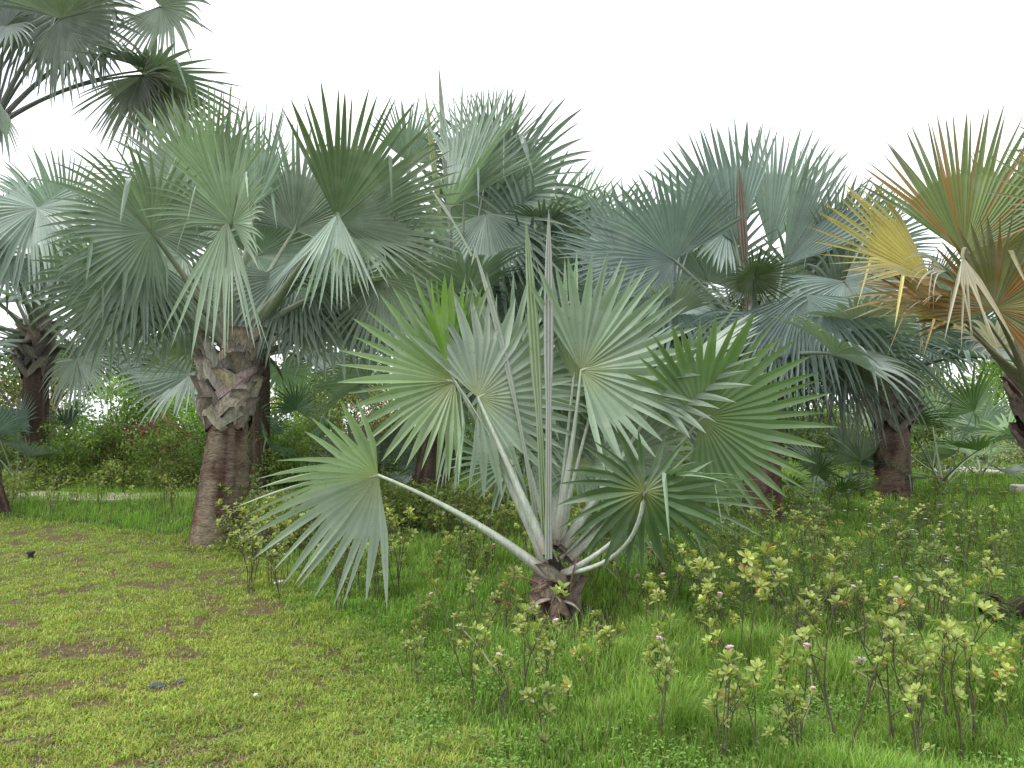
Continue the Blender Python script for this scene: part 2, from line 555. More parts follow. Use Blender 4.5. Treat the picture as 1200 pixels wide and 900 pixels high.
class Palm:
    def __init__(self, label, base, depth, seed, col, petcol, tip=None, hub=None, name='palm_tree', cat='palm tree', group=None):
        self.base = np.asarray(base, float); self.Y = depth; self.seed = seed
        self.root = thing(name, label, cat, self.base, group)
        self.col, self.petcol, self.tip, self.hub = col, petcol, tip, hub
        self.k = 0
        self.cm = 1.0; self.ds = 0.0
        self.r = np.random.default_rng(seed)

    def frond(self, H, a, n, R, pts, r0=0.07, r1=0.022, col=None, petcol=None, label=None, **kw):
        self.k += 1
        kw.setdefault('tip', self.tip); kw.setdefault('hub', self.hub)
        c = np.asarray(self.col if col is None else col, float)
        if col is None:
            c = c * self.r.uniform(0.74, 1.2) * (1 + self.r.normal(0, 0.03, 3))
        c = c * self.cm
        c = c * (1 - self.ds) + c.mean() * V(0.98, 1.06, 1.0) * self.ds
        B = self.base
        fm = fan_mesh('frond', H - B, a, n, R, col=c, seed=self.seed * 100 + self.k, **kw)
        fo = link('frond', fm, self.root)
        if label:
            fo['label'] = label
        if pts is not None:
            a_ = unit(np.asarray(a, float))
            g = kw.get('droop', 0.25)
            cp, d = [], a_ + kw.get('cup', 0.15) * n
            p = H - B - 0.0 * a_
            d = unit(d)
            for i in range(5):
                d = unit(d - UP * g * 0.07 * (0.5 + 0.08 * i))
                p = p + d * R * 0.07
                cp.append(p - n * 0.012)
            pm = petiole_mesh('petiole', np.asarray(pts) - B, r0, r1, self.petcol if petcol is None else petcol, costa=np.array(cp))
            link('petiole', pm, fo)
        return fo

    def px(self, hx, hy, dY, theta, Rpx, phi=0, psi=0, start=None, bend=None, **kw):
        """a frond whose hub is seen at (hx, hy), dY metres nearer (-) or farther (+) than the trunk"""
        Y = self.Y + dY
        H = at(hx, hy, Y)
        a, n = frame(theta, phi, psi)
        s = np.asarray(start, float) if start is not None else self.apex + self.r.normal(0, 0.05, 3)
        mid = 0.5 * (s + H) + (np.asarray(bend, float) if bend is not None else V(0, 0, 0.12))
        kw.setdefault('r0', self.pr[0]); kw.setdefault('r1', self.pr[1])
        return self.frond(H, a, n, Rpx * Y / F, bez(s, mid, H), **kw)

    def auto(self, az, el, Lp, R, sag=0.35, blade_drop=0.25, start=None, **kw):
        """az: 0 = right, 90 = away from the camera; el above the horizontal"""
        az, el = math.radians(az), math.radians(el)
        d = V(math.cos(az) * math.cos(el), math.sin(az) * math.cos(el), math.sin(el))
        s = self.apex if start is None else start
        p = s + V(math.cos(az), math.sin(az), 0) * 0.06 + V(0, 0, self.r.uniform(-0.2, 0.05))
        pts = [p]
        N = 12
        for i in range(N):
            d = unit(d - UP * sag * math.cos(el) / N * (0.4 + 1.2 * i / N))
            p = p + d * Lp / N
            pts.append(p)
        a = unit(d - UP * blade_drop)
        out = V(math.cos(az), math.sin(az), 0)
        nn_ = UP - (UP @ a) * a
        if np.linalg.norm(nn_) < 0.25:
            nn_ = -out if d[2] > 0 else out
        nn_ = unit(nn_ + self.r.normal(0, 0.22, 3))
        kw.setdefault('r0', self.pr[0]); kw.setdefault('r1', self.pr[1])
        return self.frond(pts[-1], a, nn_, R, np.array(pts), **kw)

    def trunk(self, rad_prof, top, col, name='trunk', rings=70, lean=V(0, 0, 0), dark=(0.07, 0.045, 0.035), scar=0.06):
        """rad_prof: [(height fraction, radius)]"""
        r = self.r
        self.lean, self.top = lean, top
        z = np.linspace(0, 1, rings)
        R0 = np.interp(z, [q[0] for q in rad_prof], [q[1] for q in rad_prof])
        ns = 40
        ang = np.linspace(0, 2 * math.pi, ns, endpoint=False)
        Zm, A = np.meshgrid(z, ang, indexing='ij')
        nz = fbm(A * 3.2 + self.seed, Zm * top * 9, 1.0, self.seed, 3)
        nv = fbm(np.cos(A) * 4 + self.seed, np.sin(A) * 4 + Zm * 0.8, 1.3, self.seed + 5, 3)
        ph = Zm * top * 9.5 + 0.9 * nz + 0.25 * np.sin(A + self.seed)
        ring = 1.6 * (ph % 1.0) ** 1.5 - 0.8
        Rm = R0[:, None] * (1 + scar * 0.30 * ring + scar * 1.6 * (nz - 0.5) + scar * 1.8 * (nv - 0.5))
        v = np.stack([Rm * np.cos(A) + lean[0] * Zm, Rm * np.sin(A) + lean[1] * Zm, Zm * top - 0.08], -1).reshape(-1, 3)
        i = np.arange(rings - 1)[:, None] * ns; j = np.arange(ns)[None, :]
        q = np.stack([i + j, i + (j + 1) % ns, i + ns + (j + 1) % ns, i + ns + j], -1).reshape(-1, 4)
        col = np.asarray(col, float); dark = np.asarray(dark, float)
        t = np.clip((fbm(A * 1.3 + 9, Zm * top * 2.2, 1.0, self.seed + 9, 4) - 0.45) * 5 + 0.3 * ring * 0.6, 0, 1)[..., None]
        c = col * (1 - t) + dark * t
        # grey vertical weathering and reddish torn strips
        t2 = np.clip((nv - 0.58) * 6, 0, 1)[..., None]
        c = c * (1 - 0.5 * t2) + V(0.24, 0.20, 0.17) * 0.5 * t2
        t3 = np.clip((fbm(A * 5, Zm * top * 3, 1.0, self.seed + 31, 2) - 0.62) * 7, 0, 1)[..., None]
        c = c * (1 - 0.5 * t3) + V(0.20, 0.115, 0.075) * 0.5 * t3
        me = make_mesh(name, v, q, M_TRUNK, np.clip(c, 0.01, 1).reshape(-1, 3), smooth=True)
        self.trunk_o = link(name, me, self.root)
        self.apex = self.base + V(lean[0], lean[1], top)
        return self.trunk_o

    def boots(self, z0, z1, r0, r1, levels, per, size, col, lean=0.1, parent=None, flare=0.16, fibre=True):
        r = self.r
        pal = np.asarray(col, float)
        for li in range(levels):
            f = li / max(levels - 1, 1)
            zc = z0 + (z1 - z0) * f
            rc = r0 + (r1 - r0) * f
            for j in range(per):
                phi = 2 * math.pi * (j + 0.5 * (li % 2) + r.uniform(-0.12, 0.12)) / per
                W, Hh = size[0] * r.uniform(0.85, 1.2), size[1] * r.uniform(0.8, 1.25)
                nu, nv_ = 8, 9
                sl = r.uniform(0.15, 0.8) * (1 if (li + j) % 2 else -1)
                vv, cc = [], []
                fl = flare * r.uniform(0.6, 1.3)
                c0 = pal * r.uniform(0.55, 1.25) * (1 + r.normal(0, 0.05, 3))
                for a_ in range(nv_):
                    tv = a_ / (nv_ - 1)
                    wv = W * (1.12 - 0.90 * tv ** 0.75)
                    for b_ in range(nu):
                        tu = b_ / (nu - 1) * 2 - 1
                        gap = 0.62 * max(0.0, 1 - tv / 0.55)
                        tu = math.copysign(gap + (1 - gap) * abs(tu), tu)
                        th = phi + (tu * wv * 0.5 + sl * tv * W) / rc
                        rad = rc + 0.012 + fl * tv ** 1.4 + 0.02 * (1 - tu * tu) + 0.01 * r.random()
                        zz = zc - Hh * 0.5 + tv * Hh - (0.5 * Hh * (1 - tv) * (abs(tu) ** 1.5 - 0.4) * -0.5)
                        vv.append((rad * math.cos(th) + self.lean[0] * zz / self.top, rad * math.sin(th) + self.lean[1] * zz / self.top, zz))
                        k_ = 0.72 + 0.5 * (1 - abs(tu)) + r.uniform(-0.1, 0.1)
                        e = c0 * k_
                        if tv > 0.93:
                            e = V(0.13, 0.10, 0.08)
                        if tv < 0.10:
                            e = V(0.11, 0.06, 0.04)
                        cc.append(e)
                inner = []
                for q_, (x, y, z) in enumerate(vv):
                    ox, oy = self.lean[0] * z / self.top, self.lean[1] * z / self.top
                    l = math.hypot(x - ox, y - oy); k_ = max(l - 0.05, rc * 0.7) / l
                    inner.append(((x - ox) * k_ + ox, (y - oy) * k_ + oy, z))
                n_ = nu * nv_
                Q = []
                for a_ in range(nv_ - 1):
                    for b_ in range(nu - 1):
                        i0 = a_ * nu + b_
                        if b_ == 3 and a_ < 4:
                            continue
                        Q.append((i0, i0 + 1, i0 + nu + 1, i0 + nu))
                        Q.append((n_ + i0, n_ + i0 + nu, n_ + i0 + nu + 1, n_ + i0 + 1))
                for a_ in range(nv_ - 1):
                    for b_ in (0, nu - 1):
                        i0 = a_ * nu + b_
                        Q.append((i0, i0 + nu, n_ + i0 + nu, n_ + i0))
                for b_ in range(nu - 1):
                    for a_ in (0, nv_ - 1):
                        i0 = a_ * nu + b_
                        Q.append((i0, i0 + 1, n_ + i0 + 1, n_ + i0))
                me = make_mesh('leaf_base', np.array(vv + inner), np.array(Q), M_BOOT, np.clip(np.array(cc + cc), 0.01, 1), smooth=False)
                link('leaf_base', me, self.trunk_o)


# ---- the young silver palm in the middle
def gp(px, py):
    p = ground_at(px, py)
    p[2] = float(ground_z(p[0], p[1]))
    return p


SILVER = (0.25, 0.325, 0.245)
hero = Palm('young silver fan palm with almost no trunk, rising from the grass in the middle', gp(650, 722), 0, 3, SILVER, (0.48, 0.51, 0.45), hub=(0.36, 0.40, 0.18), name='young_palm', cat='palm')
hero.Y = hero.base[1]
hero.pr = (0.062, 0.017)
hero.cm = 1.12
hero.trunk([(0, 0.17), (0.3, 0.16), (0.75, 0.12), (1, 0.06)], 0.40, (0.15, 0.085, 0.06), rings=30, scar=0.12)
hero.boots(0.10, 0.33, 0.15, 0.11, 3, 5, (0.20, 0.24), (0.30, 0.23, 0.19), flare=0.10)
hb = lambda px_, py_, d=0.0: at(px_, py_, hero.Y + d)
# low frond reaching left
hero.px(443, 557, -0.30, 192, 160, phi=20, psi=-22, start=hb(640, 672, -.1), bend=V(0.05, 0, 0.10), S=86, nseg=23, split=0.47, vfold=34, cup=0.0, droop=0.05, tipdroop=0.10, broken=0.0, r0=0.075, r1=0.02)
# big left frond, the green of light coming through put into its colour
hero.px(533, 447, -0.02, 172, 138, phi=4, psi=12, start=hb(638, 655), bend=V(0.10, 0, -0.12), S=104, nseg=27, split=0.52, vfold=10, cup=0.08, droop=0.0, tipdroop=0.08, broken=0.01, col=(0.20, 0.29, 0.135), r0=0.08, r1=0.022, label='broad frond on the left, lit-through green in its colour')
hero.px(529, 440, -0.16, 97, 118, phi=4, psi=60, start=None, S=34, nseg=9, split=0.62, vfold=10, cup=0, droop=0.0, tipdroop=0.02, broken=0, col=(0.15, 0.27, 0.035), r0=0.012, r1=0.01)  # top strip of that frond, backlit yellow-green put into the colour
hero.px(538, 449, 0.02, 280, 128, phi=12, psi=65, start=None, S=32, nseg=10, split=0.5, vfold=8, droop=0.2, tipdroop=0.3, r0=0.012, r1=0.01)
# round frond facing the camera
hero.px(560, 466, -0.12, 22, 136, phi=-12, psi=4, start=hb(640, 645, -0.15), bend=V(-0.02, -0.1, 0.05), S=118, nseg=27, split=0.55, vfold=6, cup=-0.05, droop=0.02, tipdroop=0.08, broken=0.0, col=(0.30, 0.365, 0.29), r0=0.07, r1=0.02)
# upright pale frond right of the spears
hero.px(681, 434, -0.08, 22, 142, phi=6, psi=-8, start=hb(652, 630, 0), bend=V(0.03, 0, 0.0), S=102, nseg=24, split=0.54, vfold=12, cup=0.06, droop=0.0, tipdroop=0.08, broken=0.0, col=(0.27, 0.36, 0.25), r0=0.06, r1=0.018)
hero.px(672, 445, 0.05, 80, 150, phi=0, psi=0, start=hb(652, 630, 0.05), bend=V(0.0, 0, 0.0), S=40, nseg=12, split=0.45, vfold=12, cup=0.0, droop=0.0, tipdroop=0.05, broken=0.0, col=(0.27, 0.35, 0.26), r0=0.03, r1=0.016)
# narrow frond seen edge-on, further right
hero.px(768, 468, 0.2, 57, 156, phi=-5, psi=60, start=hb(660, 640, 0.1), bend=V(0.06, 0.05, 0.0), S=110, nseg=32, split=0.55, vfold=42, col=(0.26, 0.33, 0.25), droop=0.03, tipdroop=0.1, r0=0.06, r1=0.018)
hero.px(750, 475, 0.75, 320, 80, phi=-10, psi=20, start=hb(660, 640, 0.1), bend=V(0.06, 0.05, 0.0), S=100, nseg=26, split=0.45, vfold=16, droop=0.1, tipdroop=0.2, r0=0.03, r1=0.018)
# deep green frond on the right
hero.px(822, 490, -0.25, 20, 142, phi=10, psi=10, start=hb(665, 655, 0.1), bend=V(0.1, 0.45, -0.15), S=126, nseg=31, split=0.55, vfold=8, cup=0.08, droop=0.03, tipdroop=0.08, broken=0.02, col=(0.13, 0.21, 0.085), tip=(0.18, 0.25, 0.1), hub=(0.2, 0.25, 0.08), r0=0.06, r1=0.018, label='deep green frond reaching right')
# low frond lower right, upper side to the camera, its shade put into a darker green
hero.px(755, 576, -0.55, 262, 114, phi=-14, psi=4, start=hb(660, 672, -0.1), bend=V(0.26, -0.1, -0.22), S=172, nseg=24, split=0.42, vfold=8, cup=-0.15, droop=0.05, tipdroop=0.16, broken=0.0, col=(0.095, 0.16, 0.065), hub=(0.25, 0.27, 0.06), r0=0.035, r1=0.018, label='dark green frond hanging low on the right')
hero.px(762, 574, -0.30, 12, 132, phi=20, psi=40, start=hb(660, 672, -0.1), bend=V(0.16, -0.1, -0.06), S=60, nseg=18, split=0.4, vfold=10, droop=0.1, tipdroop=0.2, col=(0.20, 0.28, 0.18), r0=0.04, r1=0.016)
# inner fronds behind
hero.px(676, 545, 0.45, 70, 100, phi=-25, psi=-10, start=hb(655, 640, 0.1), bend=V(0, 0, 0), S=165, nseg=34, split=0.45, droop=0.05, tipdroop=0.1, r0=0.05, r1=0.016)
hero.px(612, 480, 0.55, 50, 122, phi=-30, psi=20, start=hb(645, 640, 0.1), bend=V(0, 0, 0), S=150, nseg=34, split=0.45, droop=0.05, tipdroop=0.1, r0=0.05, r1=0.016)
hero.px(730, 535, 0.55, 10, 112, phi=-10, psi=-30, start=hb(655, 645, 0.1), bend=V(0, 0, 0), S=150, nseg=34, split=0.45, droop=0.1, tipdroop=0.15, r0=0.05, r1=0.016)
hero.px(592, 445, 0.45, 82, 128, phi=-10, psi=12, start=hb(645, 640, 0.1), bend=V(0, 0, 0), S=120, nseg=30, split=0.52, droop=0.02, tipdroop=0.08, r0=0.04, r1=0.016)
hero.px(700, 452, 0.5, 60, 120, phi=-10, psi=-30, start=hb(652, 640, 0.1), bend=V(0, 0, 0), S=140, nseg=34, split=0.52, droop=0.02, tipdroop=0.08, r0=0.04, r1=0.016)
hero.px(655, 500, 0.6, 95, 110, phi=-15, psi=10, start=hb(648, 640, 0.1), bend=V(0, 0, 0), S=160, nseg=36, split=0.5, droop=0.02, tipdroop=0.08, r0=0.04, r1=0.016)
hero.px(600, 540, 0.5, 150, 85, phi=-15, psi=20, start=hb(640, 650, 0.1), bend=V(0, 0, 0), S=150, nseg=32, split=0.5, droop=0.1, tipdroop=0.15, r0=0.03, r1=0.014)
hero.px(722, 590, 0.3, 330, 80, phi=5, psi=20, start=hb(655, 655, 0.1), bend=V(0, 0, 0), S=130, nseg=28, split=0.48, droop=0.1, tipdroop=0.15, r0=0.03, r1=0.014)
# dead brown leaf remains and one curled sheath at the base
for (x0, y0, x1, y1, w_, c_) in ((648, 700, 612, 722, 0.05, (0.33, 0.27, 0.22)), (660, 705, 684, 722, 0.03, (0.36, 0.31, 0.25)), (640, 690, 598, 676, 0.03, (0.28, 0.15, 0.11)), (668, 690, 676, 655, 0.03, (0.22, 0.16, 0.12)), (655, 710, 668, 733, 0.035, (0.26, 0.20, 0.16))):
    mb_ = MB()
    p0_, p1_ = hb(x0, y0, -0.12) - hero.base, hb(x1, y1, -0.2) - hero.base
    tube(mb_, bez(p0_, 0.5 * (p0_ + p1_) + V(0, -0.05, 0.07), p1_, 9), np.interp(np.linspace(0, 1, 9), [0, 0.4, 1], [w_, w_ * 0.8, 0.006]), 9, c_, 0.3)
    link('dead_sheath', mb_.mesh('dead_sheath', M_BOOT, True), hero.root)


def spear(palm, p0, p1, w, col, k=3, lab=None, bend=V(0, 0, 0), open_=0.0):
    """a folded, unopened leaf: a long pleated blade on its stalk"""
    mb = MB()
    n = 22
    P = bez(np.asarray(p0), 0.5 * (np.asarray(p0) + np.asarray(p1)) + bend, np.asarray(p1), n) - palm.base
    t = np.linspace(0, 1, n)
    prof = np.interp(t, [0, 0.45, 0.55, 0.72, 0.88, 1.0], [0.75, 0.55, 0.95, 1.0, 0.62, 0.05])
    tan = unit(np.gradient(P, axis=0))
    sd = unit(np.cross(tan, TOCAM)); fr = unit(np.cross(sd, tan))
    m = 2 * k + 1
    v = np.zeros((n, m * 2, 3))
    cc = np.zeros((n, m * 2, 3))
    for j in range(m):
        u = j / (m - 1) * 2 - 1
        z = (0.10 if j % 2 else -0.04)
        off = (u * w * 0.5 * prof)[:, None] * sd + (z * w * prof)[:, None] * fr
        v[:, j] = P + off
        v[:, 2 * m - 1 - j] = P + off * V(1, 1, 1) - fr * (w * 0.5 * prof)[:, None]
        base = np.asarray(col) * (1.12 if j % 2 else 0.85)  # pleat shading put into the colour, ridges light and furrows dark
        cc[:, j] = base; cc[:, 2 * m - 1 - j] = base
    M = 2 * m
    i = np.arange(n - 1)[:, None] * M; j = np.arange(M)[None, :]
    q = np.stack([i + j, i + (j + 1) % M, i + M + (j + 1) % M, i + M + j], -1).reshape(-1, 4)
    mb.add(v.reshape(-1, 3), q, None, cc.reshape(-1, 3))
    o = link('spear_leaf', mb.mesh('spear_leaf', M_FROND), palm.root)
    if lab:
        o['label'] = lab
    return o


spear(hero, hb(643, 655, -0.25), hb(643, 245, -0.15), 0.075, (0.42, 0.44, 0.40), 3, 'pale grey folded spear leaf')
spear(hero, hb(640, 655, -0.2), hb(616, 256, -0.15), 0.085, (0.26, 0.34, 0.19), 3, 'green folded spear leaf', bend=V(0.03, 0, -0.1))
spear(hero, hb(632, 640, -0.1), hb(553, 282, -0.05), 0.05, (0.40, 0.44, 0.37), 2, 'thin pale spear leaf leaning left', bend=V(0.12, 0, 0.0))
spear(hero, hb(553, 300, -0.05), hb(505, 222, 0.1), 0.025, (0.30, 0.36, 0.27), 2, 'bent tip of an old frond', bend=V(0, 0, 0.06))

# ---- big grey-green palm on the left
GREEN = (0.155, 0.215, 0.155)
pA = Palm('stout palm with a rough brown trunk and a full grey-green crown beside the lawn', gp(256, 633), 0, 12, GREEN, (0.235, 0.27, 0.205))
pA.Y = pA.base[1]
pA.pr = (0.105, 0.03)
pA.cm, pA.ds = 1.5, 0.22
pA.trunk([(0, 0.37), (0.06, 0.345), (0.3, 0.30), (0.55, 0.25), (0.62, 0.235), (0.9, 0.23), (1, 0.2)], 2.38, (0.205, 0.165, 0.12), lean=V(0.16, 0, 0), rings=110, dark=(0.075, 0.045, 0.033))
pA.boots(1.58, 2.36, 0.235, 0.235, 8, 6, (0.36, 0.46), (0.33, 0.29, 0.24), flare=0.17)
A = pA.px
A(252, 226, -0.2, 82, 128, phi=8, psi=10, S=64, nseg=34, split=0.5, vfold=38, droop=0.03, tipdroop=0.08, col=(0.19, 0.26, 0.16), tip=(0.24, 0.28, 0.12))
A(300, 240, 0.3, 60, 122, phi=0, psi=-30, S=75, nseg=34, split=0.5, vfold=30, droop=0.05, tipdroop=0.12)
A(178, 272, -0.7, 128, 122, phi=22, psi=-12, bend=V(-0.2, 0, 0.3), S=165, nseg=54, split=0.5, vfold=8, cup=0.10, droop=0.15, tipdroop=0.25)
A(266, 258, -1.0, 270, 162, phi=5, psi=10, bend=V(-0.1, -0.3, 0.5), S=30, nseg=14, split=0.4, vfold=20, cup=0.0, droop=0.1, tipdroop=0.1, col=(0.27, 0.36, 0.25), broken=0)
A(272, 262, -1.0, 70, 105, phi=15, psi=-10, bend=V(-0.1, -0.3, 0.5), S=110, nseg=40, split=0.5, vfold=25, cup=0.2, droop=0.2, tipdroop=0.3)
A(395, 258, -0.3, 42, 162, phi=-8, psi=20, bend=V(0.2, 0, 0.1), S=82, nseg=34, split=0.55, vfold=22, droop=0.04, tipdroop=0.1, col=(0.105, 0.155, 0.09), tip=(0.16, 0.195, 0.09), broken=0.02)
A(396, 250, -0.6, 268, 128, phi=15, psi=8, bend=V(0.2, 0, 0.2), S=34, nseg=15, split=0.45, vfold=20, cup=0.0, droop=0.1, tipdroop=0.1, col=(0.235, 0.31, 0.25))
A(404, 270, -0.2, 340, 125, phi=10, psi=-30, bend=V(0.2, 0, 0.1), S=70, nseg=34, split=0.5, vfold=20, droop=0.15, tipdroop=0.25, col=(0.13, 0.19, 0.11))
A(345, 270, 0.7, 75, 130, phi=-10, psi=0, S=100, nseg=44, split=0.5, vfold=10)
A(170, 300, -0.3, 225, 115, phi=20, psi=-20, bend=V(-0.2, 0, 0.3), S=110, nseg=42, split=0.48, vfold=14, droop=0.4, tipdroop=0.5, col=(0.12, 0.175, 0.13))
A(350, 300, 0.3, 300, 120, phi=10, psi=10, S=90, nseg=40, split=0.48, droop=0.3, tipdroop=0.4, col=(0.12, 0.17, 0.13))
A(215, 300, 0.5, 160, 130, phi=-10, psi=30, S=140, nseg=48, split=0.5, droop=0.2)
A(300, 300, 0.9, 20, 135, phi=-20, psi=-20, S=140, nseg=48, split=0.5, droop=0.2)
A(225, 230, 0.9, 115, 125, phi=-15, psi=15, S=110, nseg=44, split=0.5, droop=0.1)
for hx, hy, dY, th, Rp, S_ in ((140, 335, 0.2, 235, 110, 120), (205, 330, 0.4, 262, 115, 110), (330, 325, 0.3, 285, 115, 110), (448, 325, 0.2, 318, 115, 120), (385, 345, 0.5, 295, 115, 120)):
    A(hx, hy, dY, th, Rp, phi=8, psi=pA.r.uniform(-25, 25), S=S_, nseg=40, split=0.5, vfold=14, droop=0.15, tipdroop=0.35, bend=V(0.0, 0, 0.35))
for az, el, L_ in ((20, 35, 1.3), (60, 45, 1.4), (100, 30, 1.4), (140, 40, 1.3), (80, 20, 1.3), (120, 20, 1.3), (45, 25, 1.3)):
    pA.auto(az, el, L_, pA.r.uniform(1.05, 1.2), sag=0.3, blade_drop=0.35, S=150, nseg=44, split=0.48, droop=0.35, tipdroop=0.45)

# ---- palm whose trunk shows behind the stout one
GREY = (0.145, 0.20, 0.165)
pE = Palm('palm with a thin dark trunk partly hidden behind the stout left palm', gp(304, 575), 0, 21, GREY, (0.2, 0.22, 0.18))
pE.Y = pE.base[1]; pE.pr = (0.09, 0.03)
pE.cm, pE.ds = 1.4, 0.3
pE.trunk([(0, 0.2), (1, 0.18)], 2.9, (0.11, 0.085, 0.07), rings=70)
pE.px(360, 372, -0.3, 280, 62, phi=10, psi=10, S=120, nseg=36, split=0.4, droop=0.5, tipdroop=0.6, col=(0.20, 0.155, 0.10), label='brown dried frond', tip=(0.16, 0.10, 0.06))
pE.px(320, 375, -0.3, 260, 60, phi=10, psi=10, S=120, nseg=36, split=0.4, droop=0.5, tipdroop=0.6, col=(0.22, 0.17, 0.10), label='brown dried frond', tip=(0.16, 0.10, 0.06))
for i in range(14):
    pE.auto(i * 137.5 + 20, 75 - i * 7, 1.5, pE.r.uniform(1.2, 1.4), S=150, nseg=38, split=0.48, droop=0.3, tipdroop=0.4)

# ---- palm far left with a crossed grey collar
pF = Palm('palm second from the left edge, grey criss-cross collar above a dark trunk', gp(40, 566), 0, 31, (0.155, 0.21, 0.185), (0.22, 0.24, 0.2))
pF.Y = pF.base[1]; pF.pr = (0.10, 0.03)
pF.cm, pF.ds = 1.45, 0.25
pF.trunk([(0, 0.33), (0.1, 0.29), (0.75, 0.25), (1, 0.22)], 3.3, (0.12, 0.085, 0.07), rings=80)
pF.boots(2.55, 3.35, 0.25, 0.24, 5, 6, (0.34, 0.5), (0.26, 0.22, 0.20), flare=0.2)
pF.px(90, 422, -0.8, 280, 70, phi=20, psi=10, S=120, nseg=34, split=0.4, cup=-0.4, droop=0.5, tipdroop=0.6, col=(0.27, 0.33, 0.28), bend=V(0, 0, 0.6))
pF.px(100, 395, -0.4, 350, 66, phi=10, psi=30, S=120, nseg=34, split=0.4, droop=0.3, tipdroop=0.4, col=(0.25, 0.31, 0.27), bend=V(0, 0, 0.4))
pF.px(150, 350, -0.2, 290, 85, phi=20, psi=10, S=120, nseg=36, split=0.45, droop=0.5, tipdroop=0.5, col=(0.25, 0.31, 0.28), bend=V(0, 0, 0.5))
pF.px(130, 385, 0.2, 270, 60, phi=10, psi=10, S=100, nseg=36, split=0.4, droop=0.5, tipdroop=0.6, col=(0.17, 0.13, 0.10), tip=(0.13, 0.08, 0.06), label='brown dried frond', bend=V(0, 0, 0.4))
pF.px(44, 244, -1.5, 262, 110, phi=20, psi=5, S=140, nseg=44, split=0.45, cup=-0.1, droop=0.35, tipdroop=0.4, col=(0.22, 0.29, 0.25), bend=V(0, -0.3, 0.5))
pF.px(10, 300, -1.2, 210, 100, phi=20, psi=5, S=140, nseg=44, split=0.45, droop=0.35, tipdroop=0.4, bend=V(0, -0.3, 0.5))
pF.px(70, 262, -0.6, 80, 90, phi=0, psi=5, S=120, nseg=44, split=0.5, droop=0.1, bend=V(0, -0.3, 0.2))
for i in range(15):
    pF.auto(i * 137.5 + 50, 72 - i * 6.5, 1.6, pF.r.uniform(1.3, 1.5), S=150, nseg=36, split=0.48, droop=0.3, tipdroop=0.4)

# ---- palm at the left edge whose crown fills the top left corner
pG = Palm('tall palm at the left edge, long curved stalks and dark fronds against the sky', gp(-16, 604), 0, 41, (0.15, 0.185, 0.16), (0.19, 0.20, 0.185), tip=(0.16, 0.165, 0.17))
pG.Y = pG.base[1]; pG.pr = (0.06, 0.022)
pG.cm, pG.ds = 1.35, 0.1
pG.trunk([(0, 0.36), (0.1, 0.27), (1, 0.22)], 4.9, (0.13, 0.085, 0.065), rings=120, lean=V(-0.75, 0, 0))
st = at(-8, 150, pG.Y)
pG.px(168, 88, 0.2, 335, 120, phi=6, psi=40, start=st, col=(0.20, 0.22, 0.17), bend=V(-0.1, 0, 0.35), S=120, nseg=44, split=0.42, vfold=35, droop=0.2, tipdroop=0.2)
pG.px(165, 88, 0.25, 270, 100, phi=10, psi=20, start=st, col=(0.20, 0.22, 0.20), bend=V(-0.1, 0, 0.35), S=80, nseg=30, split=0.42, vfold=10, droop=0.2, tipdroop=0.2, r0=0.05)
pG.px(72, 22, -0.5, 10, 130, phi=10, psi=20, start=st, bend=V(-0.15, 0, 0.2), S=150, nseg=54, split=0.45, vfold=20, droop=0.4, tipdroop=0.3, col=(0.13, 0.17, 0.13))
pG.px(88, -10, 0.2, 290, 130, phi=10, psi=10, start=st, bend=V(-0.15, 0, 0.2), S=130, nseg=50, split=0.45, vfold=10, droop=0.3, tipdroop=0.3)
pG.px(188, 8, 0.1, 340, 100, phi=10, psi=10, start=st, bend=V(-0.15, 0, 0.4), S=140, nseg=40, split=0.42, vfold=20, droop=0.3, tipdroop=0.3)
pG.px(176, 82, 0.0, 356, 128, phi=5, psi=66, start=st, bend=V(-0.1, 0, 0.35), S=120, nseg=40, split=0.45, vfold=20, droop=0.05, tipdroop=0.08, r0=0.03)
pG.px(112, 0, -0.2, 300, 125, phi=8, psi=25, start=st, bend=V(-0.1, 0, 0.35), S=140, nseg=50, split=0.45, vfold=20, droop=0.25, tipdroop=0.25, r0=0.03, col=(0.13, 0.165, 0.14))
pG.px(40, 8, 0.3, 240, 130, phi=8, psi=-15, start=st, bend=V(-0.1, 0, 0.2), S=140, nseg=50, split=0.42, vfold=20, droop=0.25, tipdroop=0.25, r0=0.03, col=(0.13, 0.155, 0.145))
pG.px(8, 30, -0.2, 200, 90, phi=5, psi=20, start=st, S=150, nseg=44, split=0.42, droop=0.3, tipdroop=0.4)
pG.px(-2, 128, -0.6, 330, 72, phi=20, psi=40, start=st, bend=V(0, -0.2, 0.2), S=150, nseg=44, split=0.42, vfold=10, droop=0.4, tipdroop=0.4, col=(0.17, 0.22, 0.18))
pG.px(2, 150, -0.3, 275, 55, phi=5, psi=40, start=st, bend=V(0, 0, 0.1), S=70, nseg=20, split=0.5, droop=0.4, tipdroop=0.5, col=(0.07, 0.055, 0.05), label='dead dark frond hanging')
for az, el in ((150, 60), (190, 35), (230, 20), (170, 5), (210, -10)):
    pG.auto(az, el, 1.7, 1.35, S=150, nseg=40, split=0.45, droop=0.35, tipdroop=0.4)

